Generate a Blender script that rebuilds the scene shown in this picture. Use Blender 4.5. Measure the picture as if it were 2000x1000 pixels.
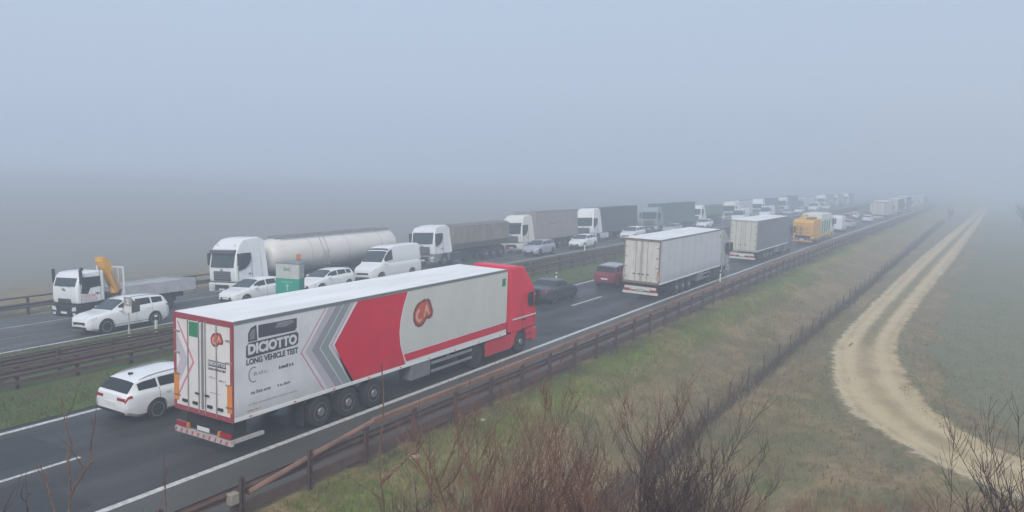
import bpy, bmesh, math, random
from mathutils import Vector, Matrix
import numpy as np
R = math.radians
rnd = random.Random(7)
for o in list(bpy.data.objects): bpy.data.objects.remove(o)
SC = bpy.context.scene
COL = SC.collection

# ------------------------------------------------------------------ camera, sky, sun, exposure
YAW, PITCH, ROLL = -0.53, 0.12, 0.034
CAM = Vector((17.958, 0.0, 8.887))
fw = Vector((math.sin(YAW)*math.cos(PITCH), math.cos(YAW)*math.cos(PITCH), -math.sin(PITCH)))
rt = Vector((math.cos(YAW), -math.sin(YAW), 0)); up = rt.cross(fw)
r2 = rt*math.cos(ROLL)+up*math.sin(ROLL); u2 = -rt*math.sin(ROLL)+up*math.cos(ROLL)
cd = bpy.data.cameras.new('camera'); cam = bpy.data.objects.new('camera', cd); COL.objects.link(cam)
cam.matrix_world = Matrix(((r2.x, u2.x, -fw.x, CAM.x), (r2.y, u2.y, -fw.y, CAM.y), (r2.z, u2.z, -fw.z, CAM.z), (0, 0, 0, 1)))
cd.sensor_width = 36; cd.lens = 36*1582.47/2000; cd.clip_start = .1; cd.clip_end = 4000
SC.camera = cam
W = bpy.data.worlds.new('World'); SC.world = W; W.use_nodes = True
nt = W.node_tree; nt.nodes.clear()
SUN_EL, SUN_AZ = R(42), R(150)
sky = nt.nodes.new('ShaderNodeTexSky'); sky.sky_type = 'NISHITA'; sky.sun_disc = False
sky.sun_elevation = SUN_EL; sky.sun_rotation = SUN_AZ; sky.air_density = 1.0; sky.dust_density = 2.0; sky.ozone_density = 1.5
mx = nt.nodes.new('ShaderNodeMix'); mx.data_type = 'RGBA'
mx.inputs[0].default_value = 0.72
mx.inputs[7].default_value = (4.3, 5.0, 6.2, 1)
bg = nt.nodes.new('ShaderNodeBackground'); bg.inputs[1].default_value = 0.076
wo = nt.nodes.new('ShaderNodeOutputWorld')
nt.links.new(sky.outputs[0], mx.inputs[6]); nt.links.new(mx.outputs[2], bg.inputs[0]); nt.links.new(bg.outputs[0], wo.inputs[0])
sd = bpy.data.lights.new('sun', 'SUN'); sd.energy = 1.9; sd.angle = R(30); sd.color = (1, .93, .82)
sun = bpy.data.objects.new('sun', sd); COL.objects.link(sun)
sdir = Vector((math.sin(SUN_AZ)*math.cos(SUN_EL), math.cos(SUN_AZ)*math.cos(SUN_EL), math.sin(SUN_EL)))
sun.rotation_euler = sdir.to_track_quat('Z', 'Y').to_euler()
SC.view_settings.view_transform = 'Standard'; SC.view_settings.look = 'None'
SC.view_settings.exposure = 0.80; SC.view_settings.gamma = 1; SC.view_settings.use_curve_mapping = False
SC.cycles.use_denoising = True
SC.cycles.max_bounces = 5; SC.cycles.diffuse_bounces = 3; SC.cycles.glossy_bounces = 2; SC.cycles.volume_bounces = 2
SC.cycles.transmission_bounces = 3; SC.cycles.transparent_max_bounces = 6

# ------------------------------------------------------------------ helpers
def G(x, y):
    """height of the ground: road profile, outward cross fall, embankment, overpass slope"""
    d = max(0.0, min(y, 400.0)-15)
    z = -4.77e-5*d*d if d < 105 else -0.526-0.01*(d-105)
    if x < -17.3: z += -0.076*(-17.3-max(x, -28.5))
    if x < -30: z -= 0.5*min(1, (-30-x)/4)
    if x > 4.2: z += -1.2*min(1, (x-4.2)/3.8)
    if y < 13 and x > 4.5: z += min(7.4, (13-y)*0.6)*min(1, (x-4.5)/4)
    return z

def tag(o, label=None, cat=None, group=None, kind=None):
    if label: o['label'] = label
    if cat: o['category'] = cat
    if group: o['group'] = group
    if kind: o['kind'] = kind
    return o

MATS = {}
def mat(name, col, rough=.5, metal=0., col2=None, scale=3., amt=.5, bump=0., bscale=40., spec=.5, coat=0., stretch=None, detail=4, grime=None):
    if name in MATS: return MATS[name]
    m = bpy.data.materials.new(name); m.use_nodes = True; n = m.node_tree; b = n.nodes['Principled BSDF']
    b.inputs['Base Color'].default_value = (*col, 1); b.inputs['Roughness'].default_value = rough
    b.inputs['Metallic'].default_value = metal; b.inputs['Specular IOR Level'].default_value = spec
    b.inputs['Coat Weight'].default_value = coat
    tc = n.nodes.new('ShaderNodeTexCoord'); src = tc.outputs['Object']
    if stretch:
        mp = n.nodes.new('ShaderNodeMapping'); mp.inputs['Scale'].default_value = stretch
        n.links.new(src, mp.inputs[0]); src = mp.outputs[0]
    if col2:
        no = n.nodes.new('ShaderNodeTexNoise'); no.inputs['Scale'].default_value = scale; no.inputs['Detail'].default_value = detail
        no.inputs['Roughness'].default_value = .65
        n.links.new(src, no.inputs['Vector'])
        mr = n.nodes.new('ShaderNodeMapRange'); mr.inputs[1].default_value = .38; mr.inputs[2].default_value = .68; mr.inputs[4].default_value = amt
        n.links.new(no.outputs[0], mr.inputs[0])
        mi = n.nodes.new('ShaderNodeMix'); mi.data_type = 'RGBA'
        mi.inputs[6].default_value = (*col, 1); mi.inputs[7].default_value = (*col2, 1)
        n.links.new(mr.outputs[0], mi.inputs[0]); n.links.new(mi.outputs[2], b.inputs['Base Color'])
    if grime:      # road spray that has dried on the lower part of a vehicle
        z0, z1, ga = grime
        sx = n.nodes.new('ShaderNodeSeparateXYZ'); n.links.new(tc.outputs['Object'], sx.inputs[0])
        gm = n.nodes.new('ShaderNodeTexNoise'); gm.inputs['Scale'].default_value = 2.2; gm.inputs['Detail'].default_value = 6
        gp = n.nodes.new('ShaderNodeMapping'); gp.inputs['Scale'].default_value = (1.2, 1.2, .35); n.links.new(tc.outputs['Object'], gp.inputs[0]); n.links.new(gp.outputs[0], gm.inputs['Vector'])
        m1 = n.nodes.new('ShaderNodeMapRange'); m1.inputs[1].default_value = z1; m1.inputs[2].default_value = z0; m1.inputs[4].default_value = 1.0; n.links.new(sx.outputs[2], m1.inputs[0])
        m2 = n.nodes.new('ShaderNodeMapRange'); m2.inputs[1].default_value = .3; m2.inputs[2].default_value = .7; m2.inputs[3].default_value = .25; m2.inputs[4].default_value = ga; n.links.new(gm.outputs[0], m2.inputs[0])
        mm = n.nodes.new('ShaderNodeMath'); mm.operation = 'MULTIPLY'; n.links.new(m1.outputs[0], mm.inputs[0]); n.links.new(m2.outputs[0], mm.inputs[1])
        gx = n.nodes.new('ShaderNodeMix'); gx.data_type = 'RGBA'; n.links.new(mm.outputs[0], gx.inputs[0])
        src_ = b.inputs['Base Color'].links
        if src_: n.links.new(src_[0].from_socket, gx.inputs[6])
        else: gx.inputs[6].default_value = (*col, 1)
        gx.inputs[7].default_value = (.17, .145, .12, 1); n.links.new(gx.outputs[2], b.inputs['Base Color'])
    if bump:
        nb = n.nodes.new('ShaderNodeTexNoise'); nb.inputs['Scale'].default_value = bscale; nb.inputs['Detail'].default_value = 3
        n.links.new(tc.outputs['Object'], nb.inputs['Vector'])
        bp = n.nodes.new('ShaderNodeBump'); bp.inputs['Strength'].default_value = bump; bp.inputs['Distance'].default_value = .02
        n.links.new(nb.outputs[0], bp.inputs['Height']); n.links.new(bp.outputs[0], b.inputs['Normal'])
    MATS[name] = m
    return m

WHITE = mat('white_paint', (.78, .80, .82), .35, col2=(.62, .63, .62), scale=1.2, amt=.35, coat=.3, grime=(.35, 1.25, .6))
CARW = mat('white_car_paint', (.80, .82, .85), .3, col2=(.66, .68, .69), scale=1.5, amt=.25, coat=.5, grime=(.15, .62, .75))
BOXW = mat('trailer_white', (.74, .76, .80), .45, col2=(.60, .61, .61), scale=.9, amt=.6, grime=(1.1, 1.75, .45))
CREAM = mat('trailer_cream_white', (.64, .65, .61), .45, col2=(.54, .55, .52), scale=.9, amt=.6, stretch=(1, 1, .4))
ROOFW = mat('roof_white', (.84, .86, .87), .5, col2=(.60, .61, .60), scale=1.1, amt=.6, stretch=(1, .25, 1), detail=8)
DIRTW = mat('soiled_white', (.66, .65, .60), .5, col2=(.42, .38, .32), scale=1.6, amt=.6, stretch=(3, 3, .6))
RED = mat('red_paint', (.70, .004, .038), .4, col2=(.58, .006, .036), scale=1.3, amt=.7, coat=.1, spec=.3, grime=(.2, 1.7, .35))
REDF = mat('red_frame', (.36, .05, .07), .5, col2=(.18, .05, .06), scale=5, amt=.6)
REDCAR = mat('red_car_paint', (.22, .012, .025), .3, coat=.4)
DARKCAR = mat('dark_car_paint', (.035, .045, .05), .3, coat=.4)
SILVER = mat('silver_car_paint', (.42, .43, .50), .3, .2, coat=.4)
BLACK = mat('black_plastic', (.018, .018, .02), .6)
SEAM = mat('seam_dark', (.05, .05, .055), .7)
CHASS = mat('chassis_dark', (.016, .017, .018), .75, col2=(.035, .032, .03), scale=4, amt=.6)
TYRE = mat('tyre_rubber', (.014, .014, .015), .85, col2=(.03, .029, .028), scale=5, amt=.6)
RIM = mat('rim_steel', (.30, .31, .32), .45, .4, col2=(.14, .13, .12), scale=6, amt=.6)
ALLOY = mat('alloy_rim', (.38, .39, .41), .35, .6)
GLASS = mat('window_glass', (.018, .026, .030), .22, spec=.35)
GLASSL = mat('windscreen_glass', (.035, .055, .06), .25, spec=.4)
HEADL = mat('headlight_lens', (.65, .68, .70), .15)
TAILL = mat('tail_light_lens', (.32, .012, .02), .25)
ORANGE = mat('amber_reflector', (.72, .25, .03), .5, col2=(.55, .2, .04), scale=4, amt=.5)
YELL = mat('crane_yellow', (.72, .36, .03), .5, col2=(.4, .2, .05), scale=4, amt=.5)
STEEL = mat('galvanised_steel', (.36, .37, .38), .45, .4, col2=(.22, .22, .22), scale=3, amt=.5)
GREY = mat('grey_panel', (.20, .21, .22), .5, col2=(.14, .15, .15), scale=3, amt=.5)
CORTEN = mat('weathered_steel', (.12, .072, .060), .8, col2=(.075, .045, .042), scale=3.5, amt=.9, bump=.3)
CORTENL = mat('weathered_steel_light', (.25, .14, .10), .8, col2=(.13, .075, .06), scale=1.2, amt=.9, bump=.3)
POSTM = mat('weathered_post', (.065, .045, .045), .8, col2=(.12, .06, .05), scale=5, amt=.8)
PLATE = mat('number_plate', (.68, .70, .72), .5)
GREENM = mat('sign_green', (.008, .32, .23), .5, col2=(.01, .26, .19), scale=6, amt=.4)

class MB:
    def __init__(s): s.v = []; s.f = []; s.m = []
    def add(s, vs, fs, mi=0):
        b = len(s.v); s.v += [tuple(v) for v in vs]; s.f += [[b+i for i in f] for f in fs]; s.m += [mi]*len(fs); return s
    def box(s, x0, x1, y0, y1, z0, z1, mi=0):
        vs = [(x, y, z) for z in (z0, z1) for y in (y0, y1) for x in (x0, x1)]
        return s.add(vs, [(0, 2, 3, 1), (4, 5, 7, 6), (0, 1, 5, 4), (2, 6, 7, 3), (0, 4, 6, 2), (1, 3, 7, 5)], mi)
    def prism(s, pts, a0, a1, axis='x', mi=0):
        n = len(pts)
        def P(p, a):
            return (a, p[0], p[1]) if axis == 'x' else ((p[0], a, p[1]) if axis == 'y' else (p[0], p[1], a))
        vs = [P(p, a0) for p in pts]+[P(p, a1) for p in pts]
        fs = [tuple(range(n))[::-1], tuple(range(n, 2*n))]+[(i, (i+1) % n, n+(i+1) % n, n+i) for i in range(n)]
        return s.add(vs, fs, mi)
    def rings(s, rings, mi=0, cap=True):
        n = len(rings[0]); vs = [p for r in rings for p in r]; fs = []
        for k in range(len(rings)-1):
            for i in range(n):
                j = (i+1) % n; fs.append((k*n+i, k*n+j, (k+1)*n+j, (k+1)*n+i))
        if cap: fs.append(tuple(range(n))[::-1]); fs.append(tuple((len(rings)-1)*n+i for i in range(n)))
        return s.add(vs, fs, mi)
    def lathe(s, c, prof, axis='x', n=20, mi=0, cap=True):
        """prof: list of (offset along axis, radius)"""
        rs = []
        for a, r in prof:
            ring = []
            for i in range(n):
                t = 2*math.pi*i/n; p, q = r*math.cos(t), r*math.sin(t)
                ring.append((c[0]+a, c[1]+p, c[2]+q) if axis == 'x' else ((c[0]+p, c[1]+a, c[2]+q) if axis == 'y' else (c[0]+p, c[1]+q, c[2]+a)))
            rs.append(ring)
        return s.rings(rs, mi, cap)
    def tube(s, pts, rad, n=5, mi=0):
        pts = [Vector(p) for p in pts]; rs = []
        for k, p in enumerate(pts):
            d = (pts[min(k+1, len(pts)-1)]-pts[max(k-1, 0)]).normalized()
            a = d.orthogonal().normalized(); b = d.cross(a)
            if k and rs:
                a = (prev-d*prev.dot(d)); a = a.normalized() if a.length > 1e-5 else d.orthogonal().normalized(); b = d.cross(a)
            prev = a
            r = rad[k] if isinstance(rad, (list, tuple)) else rad
            rs.append([p+a*r*math.cos(2*math.pi*i/n)+b*r*math.sin(2*math.pi*i/n) for i in range(n)])
        return s.rings(rs, mi)
    def build(s, name, mats, parent=None, smooth=False, bevel=0., seg=2):
        me = bpy.data.meshes.new(name); me.from_pydata(s.v, [], s.f)
        for m in (mats if isinstance(mats, (list, tuple)) else [mats]): me.materials.append(m)
        me.polygons.foreach_set('material_index', s.m)
        bm = bmesh.new(); bm.from_mesh(me); bmesh.ops.recalc_face_normals(bm, faces=bm.faces)
        bm.to_mesh(me); bm.free()
        o = bpy.data.objects.new(name, me); COL.objects.link(o)
        if parent: o.parent = parent
        if bevel:
            md = o.modifiers.new('bevel', 'BEVEL'); md.width = bevel; md.segments = seg; md.limit_method = 'ANGLE'; md.angle_limit = R(35)
        if smooth or bevel:
            me.polygons.foreach_set('use_smooth', [True]*len(me.polygons))
            try: me.set_sharp_from_angle(angle=R(38))
            except Exception: pass
        return o

def place(root, x, y, rev=False, dz=0.0, turn=0.0):
    """stand a thing on the road surface, leaning with its slopes; rev: faces the camera side"""
    e = .5
    z = G(x, y)
    gx = (G(x+e, y)-G(x-e, y))/(2*e); gy = (G(x, y+e)-G(x, y-e))/(2*e)
    n = Vector((-gx, -gy, 1)).normalized()
    f = Vector((math.sin(turn), -math.cos(turn) if rev else math.cos(turn), 0)); f = (f-n*f.dot(n)).normalized()
    r = f.cross(n)
    root.matrix_world = Matrix(((r.x, f.x, n.x, x), (r.y, f.y, n.y, y), (r.z, f.z, n.z, z+.012+dz), (0, 0, 0, 1)))
    return root

def empty(name, label, cat, group=None):
    o = bpy.data.objects.new(name, None); COL.objects.link(o); o.empty_display_size = .3
    return tag(o, label, cat, group)

def copy_tree(o, parent=None):
    c = o.copy(); COL.objects.link(c); c.parent = parent
    for ch in o.children: copy_tree(ch, c)
    return c

def text(name, s, size, m, parent, M, xs=1., bold=0., depth=.003):
    cu = bpy.data.curves.new(name, 'FONT'); cu.body = s; cu.size = size; cu.offset = bold; cu.extrude = depth
    cu.align_x = 'CENTER'; cu.align_y = 'CENTER'; cu.resolution_u = 3
    t = bpy.data.objects.new(name, cu); COL.objects.link(t)
    dg = bpy.context.evaluated_depsgraph_get(); me = bpy.data.meshes.new_from_object(t.evaluated_get(dg)); me.name = name
    bpy.data.objects.remove(t); bpy.data.curves.remove(cu)
    me.transform(M @ Matrix.Diagonal((xs, 1, 1, 1))); me.materials.clear(); me.materials.append(m)
    o = bpy.data.objects.new(name, me); COL.objects.link(o); o.parent = parent
    return o
def MX(x, y, z):      # lettering lying on a plane that faces +x
    return Matrix(((0, 0, 1, x), (1, 0, 0, y), (0, 1, 0, z), (0, 0, 0, 1)))
def MR(x, y, z):      # lettering on a plane that faces -y
    return Matrix(((1, 0, 0, x), (0, 0, -1, y), (0, 1, 0, z), (0, 0, 0, 1)))

def interp(tab, u):
    if u <= tab[0][0]: return tab[0][1]
    for (a, p), (b, q) in zip(tab, tab[1:]):
        if u <= b:
            t = (u-a)/(b-a); return p+(q-p)*t
    return tab[-1][1]

# ------------------------------------------------------------------ ground, roads, water-free setting
def node_ground():
    m = bpy.data.materials.new('ground_cover'); m.use_nodes = True; n = m.node_tree; N = n.nodes.new; L = n.links.new
    b = n.nodes['Principled BSDF']; b.inputs['Roughness'].default_value = .95; b.inputs['Specular IOR Level'].default_value = .15
    geo = N('ShaderNodeNewGeometry'); sep = N('ShaderNodeSeparateXYZ'); L(geo.outputs['Position'], sep.inputs[0])
    n1 = N('ShaderNodeTexNoise'); n1.inputs['Scale'].default_value = .35; n1.inputs['Detail'].default_value = 5; L(geo.outputs['Position'], n1.inputs['Vector'])
    ad = N('ShaderNodeMath'); ad.operation = 'MULTIPLY_ADD'; ad.inputs[1].default_value = 3.2; L(n1.outputs[0], ad.inputs[0])
    L(sep.outputs[0], ad.inputs[2])
    mr = N('ShaderNodeMapRange'); mr.inputs[1].default_value = -60; mr.inputs[2].default_value = 40; L(ad.outputs[0], mr.inputs[0])
    cr = N('ShaderNodeValToRGB'); L(mr.outputs[0], cr.inputs[0])
    def pos(x): return (x+1.6+60)/100
    stops = [(-60, (.255, .255, .25)), (-42, (.22, .22, .20)), (-33, (.14, .16, .11)), (-29, (.095, .092, .055)), (0, (.07, .07, .045)), (3.2, (.055, .048, .036)), (4.4, (.14, .195, .035)),  # leftmost stops paled to suggest haze over the far field
             (5.6, (.130, .135, .055)), (6.6, (.20, .165, .090)), (8.0, (.19, .155, .088)), (9.0, (.10, .09, .06)), (10.2, (.19, .16, .092)), (12.4, (.165, .155, .075)), (14.6, (.19, .16, .095)),
             (16.6, (.17, .15, .09)), (21, (.15, .145, .085)), (38, (.15, .145, .085))]
    e = cr.color_ramp.elements
    e[0].position = pos(stops[0][0]); e[0].color = (*stops[0][1], 1); e[1].position = pos(stops[-1][0]); e[1].color = (*stops[-1][1], 1)
    for x, c in stops[1:-1]:
        q = e.new(pos(x)); q.color = (*c, 1)
    # patches of dry straw, fresh green and brown
    def patch(scale, lo, hi, col, amt, prev, stretch=None):
        nn = N('ShaderNodeTexNoise'); nn.inputs['Scale'].default_value = scale; nn.inputs['Detail'].default_value = 6; nn.inputs['Roughness'].default_value = .7
        if stretch:
            mp = N('ShaderNodeMapping'); mp.inputs['Scale'].default_value = stretch; L(geo.outputs['Position'], mp.inputs[0]); L(mp.outputs[0], nn.inputs['Vector'])
        else: L(geo.outputs['Position'], nn.inputs['Vector'])
        r = N('ShaderNodeMapRange'); r.inputs[1].default_value = lo; r.inputs[2].default_value = hi; r.inputs[4].default_value = amt; L(nn.outputs[0], r.inputs[0])
        x = N('ShaderNodeMix'); x.data_type = 'RGBA'; L(r.outputs[0], x.inputs[0]); L(prev, x.inputs[6]); x.inputs[7].default_value = (*col, 1)
        return x.outputs[2]
    c = patch(.40, .46, .60, (.30, .215, .115), .85, cr.outputs[0], (1, .55, 1))
    c = patch(.6, .54, .66, (.085, .135, .038), .6, c, (1, .5, 1))
    c = patch(.9, .55, .68, (.13, .085, .055), .6, c, (1, .6, 1))
    c = patch(2.2, .5, .7, (.07, .055, .038), .45, c)
    c = patch(14, .5, .75, (.34, .27, .16), .55, c)
    # the field beyond the far carriageway: fog paleness painted into its colour
    lf = N('ShaderNodeMapRange'); lf.inputs[1].default_value = -34; lf.inputs[2].default_value = -44; L(ad.outputs[0], lf.inputs[0])
    lx = N('ShaderNodeMix'); lx.data_type = 'RGBA'; L(lf.outputs[0], lx.inputs[0]); L(c, lx.inputs[6])
    L(patch(.25, .4, .7, (.21, .215, .19), .5, cr.outputs[0], (1.5, .12, 1)), lx.inputs[7]); c = lx.outputs[2]
    # the young crop beyond the track is smoother: fade the patches out there
    fr = N('ShaderNodeMapRange'); fr.inputs[1].default_value = 18; fr.inputs[2].default_value = 20.5; L(ad.outputs[0], fr.inputs[0])
    fx = N('ShaderNodeMix'); fx.data_type = 'RGBA'; L(fr.outputs[0], fx.inputs[0]); L(c, fx.inputs[6])
    c2 = patch(1.1, .45, .75, (.10, .10, .07), .35, cr.outputs[0], (1.5, .2, 1))
    L(c2, fx.inputs[7]); fr.inputs[4].default_value = 0.0; L(fx.outputs[2], b.inputs['Base Color'])
    nb = N('ShaderNodeTexNoise'); nb.inputs['Scale'].default_value = 7; nb.inputs['Detail'].default_value = 6; L(geo.outputs['Position'], nb.inputs['Vector'])
    bp = N('ShaderNodeBump'); bp.inputs['Strength'].default_value = .9; bp.inputs['Distance'].default_value = .12; L(nb.outputs[0], bp.inputs['Height']); L(bp.outputs[0], b.inputs['Normal'])
    return m
def node_grass_median():
    m = mat('median_grass', (.085, .125, .036), .95, col2=(.115, .11, .055), scale=.8, amt=.9, bump=.8, bscale=9, spec=.1, detail=8, stretch=(1, .45, 1))
    return m
def asphalt(name, c1, c2, streak):
    m = bpy.data.materials.new(name); m.use_nodes = True; n = m.node_tree; N = n.nodes.new; L = n.links.new
    b = n.nodes['Principled BSDF']; b.inputs['Specular IOR Level'].default_value = .4
    geo = N('ShaderNodeNewGeometry')
    def nz(scale, st, det=5):
        mp = N('ShaderNodeMapping'); mp.inputs['Scale'].default_value = st; L(geo.outputs['Position'], mp.inputs[0])
        t = N('ShaderNodeTexNoise'); t.inputs['Scale'].default_value = scale; t.inputs['Detail'].default_value = det; L(mp.outputs[0], t.inputs['Vector']); return t.outputs[0]
    a = nz(1.3, (1, .03, 1)); f = nz(1.0, (.5, .25, 1)); g = nz(60, (1, 1, 1), 2)
    s1 = N('ShaderNodeMath'); s1.operation = 'MULTIPLY_ADD'; s1.inputs[1].default_value = streak; L(a, s1.inputs[0]); 
    s2 = N('ShaderNodeMath'); s2.operation = 'MULTIPLY_ADD'; s2.inputs[1].default_value = 1-streak; L(f, s2.inputs[0]); L(s1.outputs[0], s2.inputs[2])
    s1.inputs[2].default_value = 0
    s3 = N('ShaderNodeMath'); s3.operation = 'MULTIPLY_ADD'; s3.inputs[1].default_value = .35; L(g, s3.inputs[0]); L(s2.outputs[0], s3.inputs[2])
    # polished wheel paths and an oily centre strip in each lane
    sx = N('ShaderNodeSeparateXYZ'); L(geo.outputs['Position'], sx.inputs[0])
    w1 = N('ShaderNodeMath'); w1.operation = 'MULTIPLY_ADD'; w1.inputs[1].default_value = 2*math.pi/1.875; w1.inputs[2].default_value = .9; L(sx.outputs[0], w1.inputs[0])
    w2_ = N('ShaderNodeMath'); w2_.operation = 'SINE'; L(w1.outputs[0], w2_.inputs[0])
    w3_ = N('ShaderNodeMath'); w3_.operation = 'MULTIPLY_ADD'; w3_.inputs[1].default_value = .055*streak*2; L(w2_.outputs[0], w3_.inputs[0]); L(s3.outputs[0], w3_.inputs[2]); s3 = w3_
    mr = N('ShaderNodeMapRange'); mr.inputs[1].default_value = .52; mr.inputs[2].default_value = .86; L(s3.outputs[0], mr.inputs[0])
    x = N('ShaderNodeMix'); x.data_type = 'RGBA'; L(mr.outputs[0], x.inputs[0]); x.inputs[6].default_value = (*c1, 1); x.inputs[7].default_value = (*c2, 1)
    L(x.outputs[2], b.inputs['Base Color'])
    rr = N('ShaderNodeMapRange'); rr.inputs[1].default_value = .4; rr.inputs[2].default_value = .7; rr.inputs[3].default_value = .45; rr.inputs[4].default_value = .8; L(f, rr.inputs[0]); L(rr.outputs[0], b.inputs['Roughness'])
    bp = N('ShaderNodeBump'); bp.inputs['Strength'].default_value = .35; bp.inputs['Distance'].default_value = .01; L(g, bp.inputs['Height']); L(bp.outputs[0], b.inputs['Normal'])
    return m

def sheet(name, xs, ys, dz, m, label=None, mi=None):
    mb = MB(); nx = len(xs)
    vs = [(x, y, G(x, y)+dz) for y in ys for x in xs]
    fs = [(j*nx+i, j*nx+i+1, (j+1)*nx+i+1, (j+1)*nx+i) for j in range(len(ys)-1) for i in range(nx-1)]
    mb.add(vs, fs); o = mb.build(name, m, smooth=True); tag(o, kind='structure')
    return o
def frange(a, b, s):
    n = max(1, int(round((b-a)/s))); return [a+(b-a)*i/n for i in range(n+1)]
YS = frange(-60, 2, 6)+frange(2, 30, .5)[1:]+frange(30, 130, 2.5)[1:]+frange(130, 400, 15)[1:]+[520, 700, 900]
YR = [y for y in YS if y > -30]
XG = [-700, -400, -200, -100, -60, -45, -38, -34, -32, -30, -28.5, -26, -22, -17.3, -12, -7, 0, 2.2, 2.75, 3.1]+frange(3.4, 20, .4)+[21, 23, 26, 30, 36, 45, 60, 90, 150, 300, 500, 700]
def gz(x, y):
    z = G(x, y)
    if -28.4 <= x <= 2.3: z -= .12
    elif 3.4 < x < 12 and y < 90: z += .05*math.sin(x*3.1+y*1.7)*math.sin(y*.9-x)
    if 8.5 < x < 9.5: z -= .22*(1-abs(x-9.0)/.5)
    return z
mb = MB(); nx = len(XG)
mb.add([(x, y, gz(x, y)) for y in YS for x in XG], [(j*nx+i, j*nx+i+1, (j+1)*nx+i+1, (j+1)*nx+i) for j in range(len(YS)-1) for i in range(nx-1)])
tag(mb.build('ground', node_ground(), smooth=True), kind='structure')
A1 = asphalt('asphalt_lane', (.019, .0195, .022), (.056, .053, .052), .6)
A2 = asphalt('asphalt_shoulder', (.058, .060, .056), (.085, .085, .078), .4)
A3 = asphalt('asphalt_far', (.048, .047, .047), (.075, .072, .068), .5)
sheet('near_carriageway', [-7.75, -4, .12], YR, 0, A1)
sheet('hard_shoulder', [.12, 2.8], YR, 0, A2)
sheet('far_carriageway', [-24.95, -21, -17.3, -17.0], YR, 0, A3)
sheet('far_hard_shoulder', [-28.2, -24.95], YR, 0, A2)
sheet('central_reservation', [-17.0, -15, -13.6, -12.2, -10.8, -9, -7.75], YR, .02, node_grass_median())
LINE = mat('road_marking_white', (.62, .63, .61), .6, col2=(.22, .22, .21), scale=6, amt=.7, detail=8)
LINED = mat('worn_marking', (.30, .30, .29), .7, col2=(.10, .10, .10), scale=4, amt=.9)
def line(name, x0, x1, ys, m=LINE, dz=.006):
    return sheet(name, [x0, x1], ys, dz, m)
line('right_edge_line', -.12, .10, YR)
line('left_edge_line', -7.47, -7.27, YR)
line('far_median_edge_line', -17.45, -17.25, YR)
line('far_outer_edge_line', -24.62, -24.42, YR, m=mat('worn_edge', (.46, .46, .45), .7, col2=(.22, .22, .22), scale=3, amt=.8))
def dashes(name, x, y0, n, m):
    mb = MB()
    for i in range(n):
        ys = frange(y0+12*i, y0+12*i+4.5, 1.5)
        vs = [(xx, y, G(xx, y)+.006) for y in ys for xx in (x-.07, x+.07)]
        mb.add(vs, [(2*j, 2*j+1, 2*j+3, 2*j+2) for j in range(len(ys)-1)])
    tag(mb.build(name, m), kind='structure')
dashes('lane_line', -3.75, 44.5-48+.05, 24, LINE)
dashes('far_lane_line', -21.0, 17.0, 20, LINED)
PATCHM = mat('asphalt_patch', (.016, .016, .018), .6, col2=(.03, .03, .03), scale=3, amt=.8)
mb = MB()
for x0, x1, y0, y1 in ((-6.9, -4.4, 9.5, 13.2), (-3.2, -.6, 36.5, 38.6), (-7.1, -4.0, 41.5, 43.0), (-3.3, -.5, 9.0, 11.4), (-24.0, -21.6, 17.2, 19.0)):
    mb.add([(x, y, G(x, y)+.004) for y in (y0, y1) for x in (x0, x1)], [(0, 1, 3, 2)])
tag(mb.build('asphalt_patches', PATCHM), kind='structure')
# thin kerb of soil and gravel between shoulder and rail
# ------------------------------------------------------------------ dirt track
LFT = [(14.9, 400), (14.2, 303), (12.4, 190), (11.2, 115), (10.9, 75), (10.85, 52), (11.5, 45.2), (13.2, 37), (15.6, 33.0), (18.0, 30.2), (20.4, 28.6), (25, 26.6), (34, 25)]
RGT = [(17.4, 400), (16.7, 273), (15.6, 170), (14.9, 118), (14.1, 78), (13.85, 56), (14.4, 48.2), (15.9, 40.7), (17.6, 36.2), (19.9, 33.2), (22, 31.6), (26, 29.8), (34, 28.2)]
def smooth_path(p, n=9):
    out = []
    for i in range(len(p)-1):
        p0, p1, p2, p3 = p[max(i-1, 0)], p[i], p[i+1], p[min(i+2, len(p)-1)]
        for k in range(n):
            t = k/n
            out.append(tuple(.5*((2*p1[a])+(-p0[a]+p2[a])*t+(2*p0[a]-5*p1[a]+4*p2[a]-p3[a])*t*t+(-p0[a]+3*p1[a]-3*p2[a]+p3[a])*t**3) for a in (0, 1)))
    out.append(p[-1]); return out
Ls, Rs = smooth_path(LFT), smooth_path(RGT)
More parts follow.
